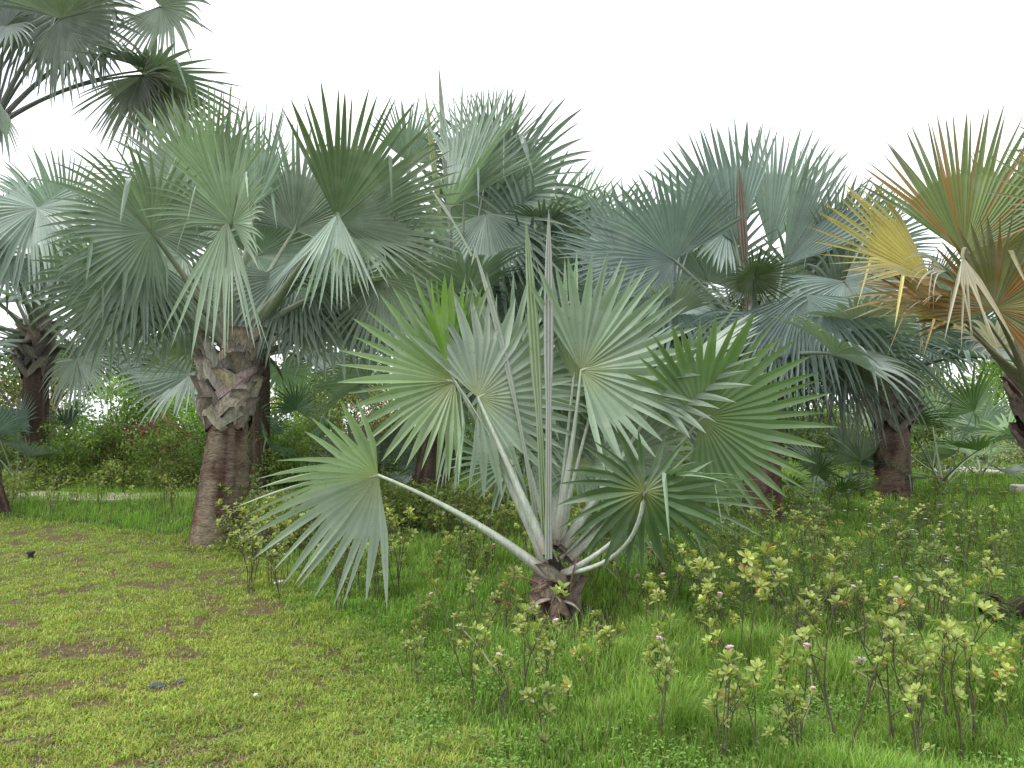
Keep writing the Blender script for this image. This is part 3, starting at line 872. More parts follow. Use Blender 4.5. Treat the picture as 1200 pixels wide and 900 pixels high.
# ---- palms in the centre background
pD = Palm('grey palm in the centre background with a pale upright spear above its crown', gp(500, 592), 0, 51, (0.15, 0.205, 0.165), (0.27, 0.29, 0.25))
pD.Y = pD.base[1]; pD.pr = (0.10, 0.03)
pD.cm, pD.ds = 1.65, 0.3
pD.trunk([(0, 0.34), (1, 0.25)], 2.5, (0.10, 0.075, 0.06), rings=70, lean=V(0.45, 0, 0))
pD.boots(1.9, 2.6, 0.28, 0.30, 4, 6, (0.34, 0.5), (0.2, 0.16, 0.14))
D = pD.px
D(545, 225, -0.6, 50, 130, phi=8, psi=-50, S=70, nseg=36, split=0.5, vfold=30, droop=0.05, tipdroop=0.1, col=(0.18, 0.24, 0.19))
D(528, 245, -0.9, 25, 125, phi=15, psi=-60, S=75, nseg=34, split=0.45, vfold=30, droop=0.1, tipdroop=0.15, col=(0.20, 0.255, 0.215))
D(570, 250, -0.2, 275, 150, phi=10, psi=8, S=70, nseg=36, split=0.45, vfold=16, droop=0.2, tipdroop=0.2, col=(0.17, 0.225, 0.185))
D(572, 200, 0.2, 80, 98, phi=0, psi=10, S=60, nseg=30, split=0.5, vfold=20, droop=0.05, tipdroop=0.1)
D(478, 190, 0.4, 75, 75, phi=0, psi=20, S=80, nseg=30, split=0.5, vfold=20, droop=0.05, tipdroop=0.1)
D(635, 268, 0.0, 5, 75, phi=25, psi=30, S=140, nseg=40, split=0.5, droop=0.3, tipdroop=0.4, col=(0.11, 0.155, 0.11))
D(470, 270, -0.3, 200, 110, phi=10, psi=20, S=140, nseg=40, split=0.5, droop=0.3, tipdroop=0.4)
D(500, 330, -0.4, 230, 100, phi=10, psi=20, S=140, nseg=40, split=0.5, droop=0.4, tipdroop=0.5, col=(0.10, 0.14, 0.11))
D(620, 320, -0.2, 320, 110, phi=10, psi=20, S=140, nseg=40, split=0.5, droop=0.4, tipdroop=0.5, col=(0.10, 0.14, 0.11))
for hx, hy, dY, th, Rp, S_ in ((590, 230, 0.3, 60, 130, 120), (620, 285, 0.2, 30, 115, 140), (600, 330, 0.0, 280, 120, 100), (540, 300, -0.1, 250, 130, 110), (650, 330, 0.3, 300, 110, 120),
                               (560, 280, 0.6, 90, 115, 150), (585, 370, 0.4, 265, 110, 120), (480, 350, 0.4, 240, 110, 120)):
    D(hx, hy, dY, th, Rp, phi=8, psi=pD.r.uniform(-30, 30), S=S_, nseg=40, split=0.5, vfold=16, droop=0.12, tipdroop=0.3, bend=V(0.0, 0, 0.3))
for i in range(12):
    pD.auto(i * 137.5 + 10, 60 - i * 7, 1.5, 1.3, S=150, nseg=38, split=0.48, droop=0.35, tipdroop=0.45)
spear(pD, at(535, 380, pD.Y), at(514, 75, pD.Y), 0.11, (0.42, 0.44, 0.38), 3, 'pale upright spear leaf')
spear(pD, at(530, 380, pD.Y), at(498, 105, pD.Y), 0.10, (0.36, 0.40, 0.20), 3, 'yellowish upright spear leaf')

pK = Palm('dark-trunked palm behind the young silver palm, its fronds filling the gap to the right', gp(738, 585), 0, 61, (0.14, 0.195, 0.16), (0.22, 0.24, 0.2))
pK.Y = pK.base[1]; pK.pr = (0.09, 0.028)
pK.cm, pK.ds = 1.6, 0.3
pK.trunk([(0, 0.30), (1, 0.22)], 2.7, (0.14, 0.085, 0.065), rings=70, lean=V(-0.3, 0, 0))
pK.boots(2.2, 2.8, 0.24, 0.26, 3, 6, (0.32, 0.45), (0.2, 0.15, 0.13))
pK.px(665, 275, -0.3, 50, 95, phi=0, psi=30, S=110, nseg=40, split=0.5, vfold=20, droop=0.05, tipdroop=0.1, col=(0.23, 0.29, 0.235))
pK.px(650, 282, -0.7, 350, 70, phi=20, psi=60, S=90, nseg=30, split=0.5, vfold=20, droop=0.2, tipdroop=0.2, col=(0.12, 0.17, 0.10))
for hx, hy, dY, th, Rp in ((700, 300, 0.2, 70, 95), (690, 350, 0.1, 300, 95), (755, 350, 0.3, 20, 100), (720, 400, 0.3, 270, 95), (790, 420, 0.4, 300, 90)):
    pK.px(hx, hy, dY, th, Rp, phi=8, psi=pK.r.uniform(-30, 30), S=140, nseg=38, split=0.5, vfold=16, droop=0.12, tipdroop=0.3, bend=V(0, 0, 0.3))
for i in range(12):
    pK.auto(i * 137.5 + 70, 42 - i * 4, 1.3, 1.15, S=150, nseg=38, split=0.48, droop=0.35, tipdroop=0.45)

# ---- blue-green palm right of centre
BLUE = (0.15, 0.19, 0.17)
pB = Palm('blue-green palm right of the young palm, reddish trunk base behind a broad green frond', gp(893, 618), 0, 71, BLUE, (0.24, 0.28, 0.25))
pB.Y = pB.base[1]; pB.pr = (0.10, 0.028)
pB.cm, pB.ds = 1.75, 0.25
pB.trunk([(0, 0.31), (0.2, 0.27), (0.7, 0.22), (1, 0.2)], 2.3, (0.16, 0.105, 0.085), rings=90, dark=(0.08, 0.045, 0.035))
pB.boots(1.6, 2.3, 0.23, 0.26, 5, 6, (0.3, 0.42), (0.22, 0.18, 0.16))
Bp_ = pB.px
Bp_(862, 285, 0.2, 106, 142, phi=0, psi=-10, S=38, nseg=24, split=0.62, vfold=10, cup=0.05, droop=0.0, tipdroop=0.03, broken=0, col=(0.125, 0.18, 0.165))
Bp_(902, 290, 0.4, 80, 142, phi=0, psi=10, S=34, nseg=22, split=0.60, vfold=12, cup=0.05, droop=0.0, tipdroop=0.03, broken=0, col=(0.18, 0.235, 0.215))
Bp_(918, 312, -0.1, 60, 150, phi=0, psi=18, S=40, nseg=26, split=0.56, vfold=18, cup=0.05, droop=0.02, tipdroop=0.06, broken=0, col=(0.14, 0.19, 0.175))
Bp_(790, 305, -0.5, 150, 118, phi=10, psi=-10, S=116, nseg=50, split=0.58, vfold=14, cup=0.06, droop=0.06, tipdroop=0.12, broken=0.01, col=(0.105, 0.15, 0.15))
Bp_(852, 268, 0.3, 150, 82, phi=5, psi=20, S=120, nseg=40, split=0.6, vfold=8, cup=0.1, droop=0.05, tipdroop=0.15, col=(0.19, 0.255, 0.225))
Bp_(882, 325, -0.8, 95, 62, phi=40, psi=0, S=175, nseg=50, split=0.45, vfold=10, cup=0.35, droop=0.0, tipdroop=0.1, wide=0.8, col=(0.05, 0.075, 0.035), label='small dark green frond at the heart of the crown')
Bp_(990, 330, -0.4, 300, 122, phi=14, psi=-10, S=130, nseg=50, split=0.45, vfold=12, cup=0.0, droop=0.35, tipdroop=0.4, col=(0.15, 0.215, 0.20), bend=V(-0.2, 0, 0.5))
Bp_(940, 345, -0.6, 272, 140, phi=10, psi=10, S=80, nseg=36, split=0.42, vfold=16, cup=0.0, droop=0.35, tipdroop=0.4, col=(0.12, 0.175, 0.165), bend=V(0, 0, 0.5))
Bp_(900, 370, -0.2, 260, 130, phi=10, psi=10, S=90, nseg=36, split=0.42, vfold=16, droop=0.4, tipdroop=0.4, col=(0.11, 0.16, 0.15), bend=V(0, 0, 0.4))
Bp_(975, 290, 0.3, 20, 100, phi=0, psi=20, S=120, nseg=40, split=0.5, vfold=20, droop=0.1, tipdroop=0.15)
Bp_(790, 355, 0.0, 215, 95, phi=10, psi=20, S=140, nseg=40, split=0.5, droop=0.25, tipdroop=0.35, col=(0.10, 0.15, 0.135))
Bp_(985, 420, 0.2, 285, 110, phi=10, psi=10, S=70, nseg=30, split=0.4, droop=0.4, tipdroop=0.5, col=(0.10, 0.09, 0.075), label='dead grey-brown frond hanging', tip=(0.07, 0.055, 0.05))
Bp_(735, 300, 0.4, 140, 95, phi=-5, psi=10, S=140, nseg=46, split=0.52, vfold=14, droop=0.08, tipdroop=0.15, col=(0.12, 0.165, 0.155))
Bp_(1000, 380, 0.5, 285, 150, phi=5, psi=-15, S=100, nseg=46, split=0.42, vfold=20, droop=0.4, tipdroop=0.4, bend=V(0, 0, 0.6), col=(0.13, 0.18, 0.17))
Bp_(925, 400, 0.4, 268, 130, phi=5, psi=10, S=90, nseg=40, split=0.42, vfold=16, droop=0.4, tipdroop=0.4, bend=V(0, 0, 0.4), col=(0.09, 0.13, 0.12))
Bp_(860, 390, 0.5, 240, 110, phi=5, psi=10, S=120, nseg=40, split=0.45, vfold=16, droop=0.3, tipdroop=0.4, col=(0.10, 0.14, 0.12))
for hx, hy, dY, th, Rp in ((830, 330, 0.4, 120, 105), (940, 340, 0.5, 60, 95), (960, 360, 0.4, 330, 100), (780, 320, 0.6, 200, 100), (985, 310, 0.5, 45, 100)):
    Bp_(hx, hy, dY, th, Rp, phi=5, psi=pB.r.uniform(-30, 30), S=140, nseg=42, split=0.52, vfold=14, droop=0.08, tipdroop=0.2)
for i in range(3, 18):
    if 215 < (i * 137.5 + 30) % 360 < 325 and i < 13:
        continue
    pB.auto(i * 137.5 + 30, 60 - i * 3.4, 1.3, 1.15, S=150, nseg=40, split=0.5, droop=0.35, tipdroop=0.45)
spear(pB, at(880, 400, pB.Y), at(866, 195, pB.Y), 0.12, (0.20, 0.16, 0.12), 3, 'brownish upright spear leaf')

pC = Palm('palm with a ragged dark collar on a short thick trunk right of the blue-green crown', gp(1046, 582), 0, 81, (0.135, 0.19, 0.17), (0.2, 0.22, 0.19))
pC.Y = pC.base[1]; pC.pr = (0.10, 0.03)
pC.cm, pC.ds = 1.65, 0.25
pC.trunk([(0, 0.36), (0.3, 0.31), (1, 0.29)], 2.3, (0.14, 0.10, 0.078), rings=90, dark=(0.05, 0.033, 0.027))
pC.boots(1.45, 2.25, 0.29, 0.30, 5, 6, (0.30, 0.44), (0.27, 0.24, 0.215), flare=0.24)
pC.px(1020, 300, 0.3, 60, 85, phi=0, psi=10, S=100, nseg=40, split=0.5, droop=0.05)
pC.px(1090, 345, 0.2, 30, 70, phi=0, psi=10, S=120, nseg=40, split=0.5, droop=0.15)
pC.px(1095, 380, -0.2, 285, 75, phi=10, psi=10, S=120, nseg=40, split=0.45, droop=0.3, tipdroop=0.4)
for i in range(14):
    pC.auto(i * 137.5 + 90, 62 - i * 3.6, 1.4, 1.3, S=150, nseg=40, split=0.48, droop=0.35, tipdroop=0.45)

# ---- the yellowing palm at the right edge
OLIVE = (0.17, 0.215, 0.09)
YEL = (0.40, 0.335, 0.10)
pH = Palm('palm at the right edge with yellow and orange ageing fronds', gp(1244, 655), 0, 91, OLIVE, (0.24, 0.22, 0.15), tip=(0.20, 0.19, 0.15))
pH.Y = pH.base[1]; pH.pr = (0.06, 0.02)
pH.cm = 1.1
pH.trunk([(0, 0.28), (1, 0.15)], 1.75, (0.16, 0.085, 0.055), rings=80, lean=V(-0.22, 0, 0))
pH.boots(1.3, 1.8, 0.18, 0.2, 3, 5, (0.28, 0.36), (0.24, 0.18, 0.15))
Hh_ = pH.px
Hh_(1130, 298, -0.3, 85, 168, phi=5, psi=-12, S=62, nseg=34, split=0.55, vfold=16, cup=0.05, droop=0.0, tipdroop=0.05, broken=0.03, brokecol=(0.42, 0.36, 0.24), ucol=(0.2, (0.30, 0.185, 0.07)), col=(0.19, 0.24, 0.10), tip=(0.21, 0.18, 0.18), bend=V(0.15, 0, -0.1))
Hh_(1128, 300, -0.95, 272, 118, phi=10, psi=15, S=24, nseg=8, split=0.3, vfold=10, droop=0.1, tipdroop=0.1, broken=0, col=(0.42, 0.38, 0.26), tip=(0.42, 0.37, 0.25), start=at(1132, 297, pH.Y - 0.9), r0=0.03, r1=0.02, label='straw-coloured dead strips hanging from a stalk')
Hh_(1092, 328, -0.3, 160, 158, phi=0, psi=35, S=45, nseg=24, split=0.5, vfold=25, cup=0.1, droop=0.06, tipdroop=0.1, broken=0.05, col=YEL, tip=(0.44, 0.34, 0.10), bend=V(0.0, 0, -0.1), label='golden yellow ageing frond')
Hh_(1130, 380, -0.3, 180, 138, phi=10, psi=50, S=50, nseg=22, split=0.45, vfold=25, droop=0.1, tipdroop=0.15, broken=0.1, col=(0.36, 0.27, 0.09), ucol=(0.3, (0.36, 0.17, 0.05)), tip=(0.42, 0.33, 0.17), bend=V(0.0, 0, -0.1), label='orange-brown ageing frond')
Hh_(1115, 350, -0.1, 188, 125, phi=-5, psi=60, S=70, nseg=22, split=0.4, vfold=25, droop=0.2, tipdroop=0.25, broken=0.15, col=(0.30, 0.20, 0.10), tip=(0.45, 0.38, 0.26), bend=V(0.0, 0, -0.1), label='dried brown frond')
Hh_(1165, 362, -0.6, 75, 120, phi=20, psi=-12, S=130, nseg=44, split=0.52, vfold=10, cup=0.1, droop=0.05, tipdroop=0.1, col=(0.19, 0.18, 0.07), ucol=(0.4, (0.27, 0.14, 0.05)), broken=0.04, bend=V(0.1, 0, -0.1))
Hh_(1262, 250, -0.9, 170, 130, phi=10, psi=30, S=75, nseg=26, split=0.35, vfold=10, droop=0.1, tipdroop=0.1, col=(0.26, 0.30, 0.14), bend=V(0.1, 0, 0))
Hh_(1165, 300, 0.4, 95, 125, phi=0, psi=10, S=130, nseg=40, split=0.52, droop=0.05, col=(0.24, 0.23, 0.09))
Hh_(1110, 318, -0.7, 170, 75, phi=20, psi=30, S=26, nseg=8, split=0.3, vfold=10, droop=0.5, tipdroop=1.1, broken=0.4, col=(0.46, 0.42, 0.32), tip=(0.46, 0.42, 0.32), r0=0.02, r1=0.015, label='pale dry folded strips of an old frond')
Hh_(1200, 240, 0.2, 75, 110, phi=0, psi=20, S=110, nseg=40, split=0.5, droop=0.1, col=(0.22, 0.20, 0.10))
Hh_(1280, 300, 0.2, 30, 130, phi=0, psi=20, S=120, nseg=40, split=0.5, droop=0.2)
Hh_(1255, 200, 0.5, 80, 130, phi=0, psi=0, S=120, nseg=40, split=0.5, droop=0.1)
for az, el in ((40, 30), (90, 50), (330, 10), (300, 0), (10, -10)):
    pH.auto(az, el, 1.0, 0.95, S=140, nseg=38, split=0.48, droop=0.3, tipdroop=0.4, col=(0.2, 0.2, 0.1))


# ---- small young fan palms standing among the bushes
def small_palm(label, px_, py_, h, R, n, seed, col, el0=75, el1=5, tip=None):
    p = Palm(label, gp(px_, py_), 0, seed, col, (0.25, 0.3, 0.2), name='young_palm', cat='palm', tip=tip)
    p.Y = p.base[1]; p.pr = (0.03, 0.012)
    p.trunk([(0, 0.09), (1, 0.05)], 0.2, (0.12, 0.08, 0.06), rings=16)
    for i in range(n):
        p.auto(i * 137.5 + seed * 40, el0 + (el1 - el0) * i / max(n - 1, 1), h * p.r.uniform(0.8, 1.1), R * p.r.uniform(0.85, 1.1), S=125, nseg=30, split=0.45, droop=0.15, tipdroop=0.25, sag=0.2, blade_drop=0.1)
    return p


small_palm('bright green young fan palm seen between the stout trunk and the brownish bush', 335, 572, 1.35, 0.75, 9, 101, (0.12, 0.22, 0.11))
small_palm('pale young fan palm low behind the lawn at the foot of the far-left trunk', 20, 570, 1.3, 0.8, 8, 102, (0.12, 0.19, 0.14))
small_palm('small bright green fan palm right of the ragged collared trunk', 1104, 572, 1.7, 1.0, 10, 103, (0.16, 0.26, 0.10))
small_palm('low pale fan palm tucked left of the ragged collared trunk', 1005, 578, 0.75, 0.8, 9, 104, (0.17, 0.24, 0.17))
small_palm('low grey-green fan palm among weeds behind the right-hand collared trunk', 1150, 560, 1.2, 0.9, 9, 105, (0.15, 0.21, 0.15))
small_palm('dark green young fan palm low behind the broad green frond on the right', 950, 600, 0.5, 0.45, 6, 106, (0.08, 0.14, 0.045))
small_palm('grey-green young fan palm behind the big left frond of the silver palm', 440, 590, 0.9, 0.75, 8, 107, (0.14, 0.19, 0.15))

# ------------------------------------------------------------------ shrubs
YG = V(0.38, 0.44, 0.13)


def leaf_quads(mb, P, d, n, L, W, col, r=None, curl=0.25):
    """obovate leaves; P, d, n arrays (N,3)"""
    P, d, n = np.atleast_2d(P), unit(np.atleast_2d(d)), np.atleast_2d(n)
    s = unit(np.cross(d, n)); n = unit(np.cross(s, d))
    N = len(P)
    L = np.broadcast_to(L, (N,))[:, None]; W = np.broadcast_to(W, (N,))[:, None]
    c = curl
    v = np.stack([P,
                  P + d * L * 0.45 - s * W * 0.38 + n * L * 0.06,
                  P + d * L * 0.45 - n * L * 0.0,
                  P + d * L * 0.45 + s * W * 0.38 + n * L * 0.06,
                  P + d * L * 0.80 - s * W * 0.42 + n * L * (0.05 - c * .3),
                  P + d * L * 0.80 - n * L * c * 0.35,
                  P + d * L * 0.80 + s * W * 0.42 + n * L * (0.05 - c * .3),
                  P + d * L * 1.0 - n * L * c * 0.6], 1)
    base = np.arange(N)[:, None, None] * 8
    q = np.array([[1, 2, 5, 4], [2, 3, 6, 5]])[None] + base
    t = np.array([[0, 2, 1], [0, 3, 2], [4, 5, 7], [5, 6, 7]])[None] + base
    col = np.asarray(col, float)
    if col.ndim == 1:
        col = np.tile(col, (N, 1))
    mb.add(v.reshape(-1, 3), q.reshape(-1, 4), t.reshape(-1, 3), np.repeat(col, 8, axis=0))


def rosette(mb, P, up, L, r, col, n=9, open_=0.9):
    a = np.arange(n) * 2.39996 + r.uniform(0, 6)
    up = unit(up)
    s = unit(np.cross(up, V(0.3, 0.9, 0.2))); b = np.cross(up, s)
    tl = np.linspace(0.35, 1.0, n) * open_ + r.normal(0, 0.12, n)
    rad = np.cos(a)[:, None] * s + np.sin(a)[:, None] * b
    d = np.cos(tl * 1.35)[:, None] * up + np.sin(tl * 1.35)[:, None] * rad
    nn_ = unit(up - d * (d @ up)[:, None] + 0.05)
    c = np.asarray(col) * (1 + r.normal(0, 0.14, (n, 1))) * (1 + r.normal(0, 0.05, (n, 3)))
    age = np.linspace(0, 1, n)[:, None]
    c = c * (1 - 0.38 * age)
    old = r.random(n) < 0.018
    c[old] = V(0.36, 0.15, 0.05)
    Pn = P - up * (np.linspace(0, 0.4, n) * L)[:, None]
    leaf_quads(mb, Pn, d, nn_, L * np.linspace(0.7, 1.05, n) * r.uniform(0.9, 1.1, n), L * 0.42, np.clip(c, 0.01, 1))


def flower(mb, P, r, col, size=0.035, petals=6):
    a = np.arange(petals) * 2 * math.pi / petals + r.uniform(0, 3)
    d = np.stack([np.cos(a), np.sin(a), np.full(petals, 0.8)], -1)
    leaf_quads(mb, np.tile(P, (petals, 1)), d, np.tile(UP, (petals, 1)), size, size * 0.7, np.asarray(col) * (1 + r.normal(0, 0.05, (petals, 1))), curl=0.4)


def make_sapling(seed, h, nst, nro, L, label, flowers=None, col=YG, lean=0.15, bare=0.45, hide=False, twigc=(0.10, 0.088, 0.06), dens=9):
    r = np.random.default_rng(seed)
    root = thing('shrub_sapling', label, 'sapling', (0, 0, 0), 'leggy saplings in the grass')
    ms, mf, ml = MB(), MB(), MB()
    tips = []
    for s in range(nst):
        az = r.uniform(0, 6.28)
        out = V(math.cos(az), math.sin(az), 0) * lean * r.uniform(0.3, 1.6)
        hh = h * r.uniform(0.7, 1.0)
        n = 8
        pts = [V(0, 0, -0.05) + out * 0.05]
        d = unit(UP + out)
        for i in range(n):
            d = unit(d + r.normal(0, 0.10, 3) + UP * 0.05)
            pts.append(pts[-1] + d * hh / n)
        pts = np.array(pts)
        tube(ms, pts, np.linspace(0.0045, 0.0022, len(pts)) * (0.6 + h * 0.5), 5, twigc)
        tips.append((pts[-1], d, 1.0))
        nb = max(1, int(nro / nst) - 1)
        for b in range(nb):
            f = r.uniform(bare, 0.97)
            k = int(f * n)
            p0 = pts[k]
            az2 = r.uniform(0, 6.28)
            dd = unit(V(math.cos(az2), math.sin(az2), r.uniform(0.4, 1.3)))
            Lb = hh * r.uniform(0.06, 0.24)
            q = np.array([p0, p0 + dd * Lb * 0.5 + r.normal(0, 0.008, 3), p0 + dd * Lb + UP * Lb * 0.25])
            tube(ms, q, [0.0024, 0.002, 0.0016], 4, twigc)
            tips.append((q[-1], unit(dd + UP), r.uniform(0.65, 1.0)))
    fl = []
    for (p, d, s) in tips:
        rosette(mf, p, d + r.normal(0, 0.2, 3), L * s * r.uniform(0.85, 1.15), r, col * r.uniform(0.75, 1.2), n=int(dens * r.uniform(0.7, 1.3)))
        fl.append(p)
    link('stem', ms.mesh('stem', M_TWIG, True), root)
    fo = link('foliage', mf.mesh('foliage', M_LEAF), root)
    if flowers is not None:
        for k in range(flowers[1]):
            p = fl[int(r.integers(len(fl)))]
            m1 = MB()
            for _ in range(3):
                flower(m1, p + r.normal(0, 0.010, 3) + UP * 0.012, r, flowers[0], 0.018)
            link('flower', m1.mesh('flower', M_PETAL), fo)
    return root


# ---- leafy bushes (background)
def make_bush(seed, w, h, nl, L, col, name='bush', label='leafy bush', cat='bush', group=None, spots=None, loose=0.3, col2=None, narrow=1.0, stems=6, up=0.4):
    r = np.random.default_rng(seed)
    root = thing(name, label, cat, (0, 0, 0), group)
    ms, mf = MB(), MB()
    cl = []
    nc = 22
    for i in range(nc):
        az = r.uniform(0, 6.28); rr = w * 0.5 * math.sqrt(r.uniform(0.02, 1)); z = h * r.uniform(0.12, 1.0) * (1 - 0.35 * (rr / (w * 0.5)) ** 2)
        cl.append(V(rr * math.cos(az), rr * math.sin(az), z))
    cl = np.array(cl)
    for i in range(stems + 8):
        c = cl[i % nc]
        b = V(c[0] * 0.2, c[1] * 0.2, -0.05)
        tube(ms, bez(b, V(c[0] * 0.3, c[1] * 0.3, c[2] * 0.6), c, 7), np.linspace(0.012, 0.004, 7) * (0.6 + h * 0.3), 5, (0.12, 0.09, 0.07))
    link('stem', ms.mesh('stem', M_TWIG, True), root)
    k = r.integers(0, nc, nl)
    cs = (w * 0.16 + loose * 0.1) * (0.6 + 0.8 * r.random(nc))
    off = unit(r.normal(0, 1, (nl, 3))) * (cs[k] * r.random(nl) ** 0.45)[:, None]
    off[:, 2] *= 0.8
    P = cl[k] + off
    P = P[P[:, 2] > 0.02]; N = len(P)
    k = k[:N]
    d = unit(off[:N] + r.normal(0, 0.09, (N, 3)) + UP * 0.05 * up)
    d = unit(d + r.normal(0, 0.45, (N, 3)) + UP * up)
    n_ = unit(r.normal(0, 0.5, (N, 3)) + UP)
    ccl = (1 + r.normal(0, 0.16, nc))[k][:, None]
    c = np.asarray(col)[None] * ccl * (1 + r.normal(0, 0.16, (N, 1))) * (1 + r.normal(0, 0.06, (N, 3)))
    if col2 is not None:
        mm_ = ((r.random(nc) < 0.35)[k]) & (r.random(N) < 0.7)
        c[mm_] = np.asarray(col2) * (1 + r.normal(0, 0.15, (mm_.sum(), 1)))
    if spots is not None:
        mm_ = (r.random(nc) < spots[1])[k] & (r.random(N) < 0.6)
        c[mm_] = np.asarray(spots[0]) * (1 + r.normal(0, 0.2, (mm_.sum(), 1)))
    leaf_quads(mf, P, d, n_, L * r.uniform(0.6, 1.25, N), L * 0.5 * narrow, np.clip(c, 0.008, 0.9))
    link('foliage', mf.mesh('foliage', M_LEAF), root)
    return root


G1, G2 = (0.145, 0.225, 0.05), (0.095, 0.155, 0.045)
protos = {
    'green': make_bush(201, 1.9, 1.35, 2800, 0.085, G1, col2=(0.25, 0.32, 0.08)),
    'dark': make_bush(202, 1.9, 1.6, 2600, 0.09, G2, col2=(0.11, 0.17, 0.04)),
    'red': make_bush(203, 1.5, 1.5, 2200, 0.085, (0.09, 0.13, 0.04), spots=((0.34, 0.05, 0.075), 0.45)),
    'brown': make_bush(204, 1.9, 1.9, 3600, 0.06, (0.17, 0.17, 0.04), col2=(0.23, 0.16, 0.06)),
    'low': make_bush(205, 1.3, 0.65, 1500, 0.075, (0.16, 0.21, 0.05), col2=(0.24, 0.29, 0.08)),
    'pale': make_bush(206, 1.7, 0.8, 2000, 0.085, (0.27, 0.33, 0.12), col2=(0.36, 0.40, 0.20)),
    'bright': make_bush(207, 1.5, 1.7, 2000, 0.10, (0.15, 0.27, 0.045), col2=(0.2, 0.32, 0.07)),
}
bush_used = {}


def place_bush(kind, px_, Y, s, label, group='bushes behind the palms'):
    x = (px_ - 600) / F * Y
    z = float(ground_z(x, Y)) - 0.03
    rz = random.uniform(0, 6.28)
    if kind not in bush_used:
        o = protos[kind]; bush_used[kind] = o
        o.location = (x, Y, z); o.rotation_euler = (0, 0, rz); o.scale = (s, s, s); o['label'] = label; o['group'] = group
        return o
    return dup(bush_used[kind], (x, Y, z), rz, s, label, group)


# left bank: behind the lawn and path
for kind, px_, Y, s, lab in [
    ('green', -30, 17.5, 1.0, 'leafy green bush at the left edge behind the pale path'),
    ('green', 75, 17.0, 1.0, 'leafy green bush just right of the far-left dark trunk'),
    ('dark', 15, 21.5, 1.1, 'dark bush behind the two trunks at the left edge'),
    ('green', 125, 17.6, 0.95, 'rounded green bush under the pale hanging fronds on the left'),
    ('red', 160, 18.0, 1.05, 'bush with dark red leaves left of the stout palm'),
    ('dark', 115, 22.0, 1.0, 'dark green bush behind the lawn, under the dry brown frond'),
    ('red', 190, 20.5, 1.1, 'red-leaved bush nearest the stout trunk, behind the lawn'),
    ('green', 205, 17.0, 1.0, 'green bush touching the left side of the stout trunk'),
    ('bright', 218, 21.5, 1.25, 'tall light green bush rising left of the stout palm collar'),
    ('dark', 262, 17.5, 0.9, 'dark bush seen behind the foot of the stout trunk'),
    ('green', 300, 16.2, 0.9, 'green bush right of the stout trunk, in front of the thin dark trunk'),
    ('green', 345, 17.0, 1.0, 'green bush below the bright young fan palm'),
    ('brown', 400, 18.0, 1.15, 'tall brownish-olive bush left of the silver palm'),
    ('brown', 445, 19.5, 1.1, 'second brownish-olive bush, half behind the big left frond'),
    ('bright', 350, 23.5, 1.0, 'light green bush under the dry brown fronds'),
    ('dark', 500, 19.0, 1.2, 'dark bush in the shade behind the big left frond'),
    ('dark', 560, 20.5, 1.2, 'dark bush in the shade behind the round frond'),
    ('dark', 620, 19.0, 1.1, 'dark bush directly behind the spear leaves'),
    ('green', 680, 20.0, 1.1, 'green bush behind the stalks of the silver palm, right of the spears'),
    ('dark', 745, 21.0, 1.2, 'dark bush behind the edge-on frond'),
    ('green', 800, 22.0, 1.0, 'green bush behind the deep green right frond'),
    ('dark', 950, 24.0, 1.1, 'dark bush far behind the drooping blue-green fronds'),
    ('low', 1000, 21.0, 1.1, 'low light green bush between the two right trunks'),
    ('low', 1095, 20.0, 1.2, 'low light green bush right of the ragged collared trunk'),
    ('pale', 1160, 24.0, 1.3, 'pale yellow-green bush near the right edge beyond the weeds'),
    ('pale', 1215, 21.0, 1.2, 'pale bush cut by the right edge of the picture'),
    ('pale', 1110, 27.0, 1.2, 'pale bush far back under the small bright fan palm'),
    ('brown', 1150, 33.0, 0.8, 'small orange-brown bush in the far right distance'),
    ('dark', 1190, 36.0, 1.0, 'rounded dark bush by the pale steps in the far distance'),
    ('green', 1050, 30.0, 1.1, 'green bush far behind the ragged collared trunk'),
    ('green', 880, 26.0, 1.1, 'green bush far behind the reddish trunk base'),
]:
    place_bush(kind, px_, Y, s, lab)

_r9 = np.random.default_rng(909)
_bk = ['green', 'dark', 'brown', 'bright', 'green', 'dark', 'bright', 'green']
for i, px_ in enumerate([-60, -5, 45, 128, 172, 205, 262, 300, 335, 412, 455, 500, 545, 590, 640, 690, 740, 790, 840, 890, 940, 985, 1030, 1075, 1255, 1118, 1160, 1205]):
    place_bush(_bk[i % 8], px_, _r9.uniform(25, 30), _r9.uniform(1.7, 2.2) * (0.8 if px_ in (985, 1030, 1255) else 1.15 if px_ > 1100 else 1), 'tall bush in the far green screen behind the palms', 'far screen of tall bushes')

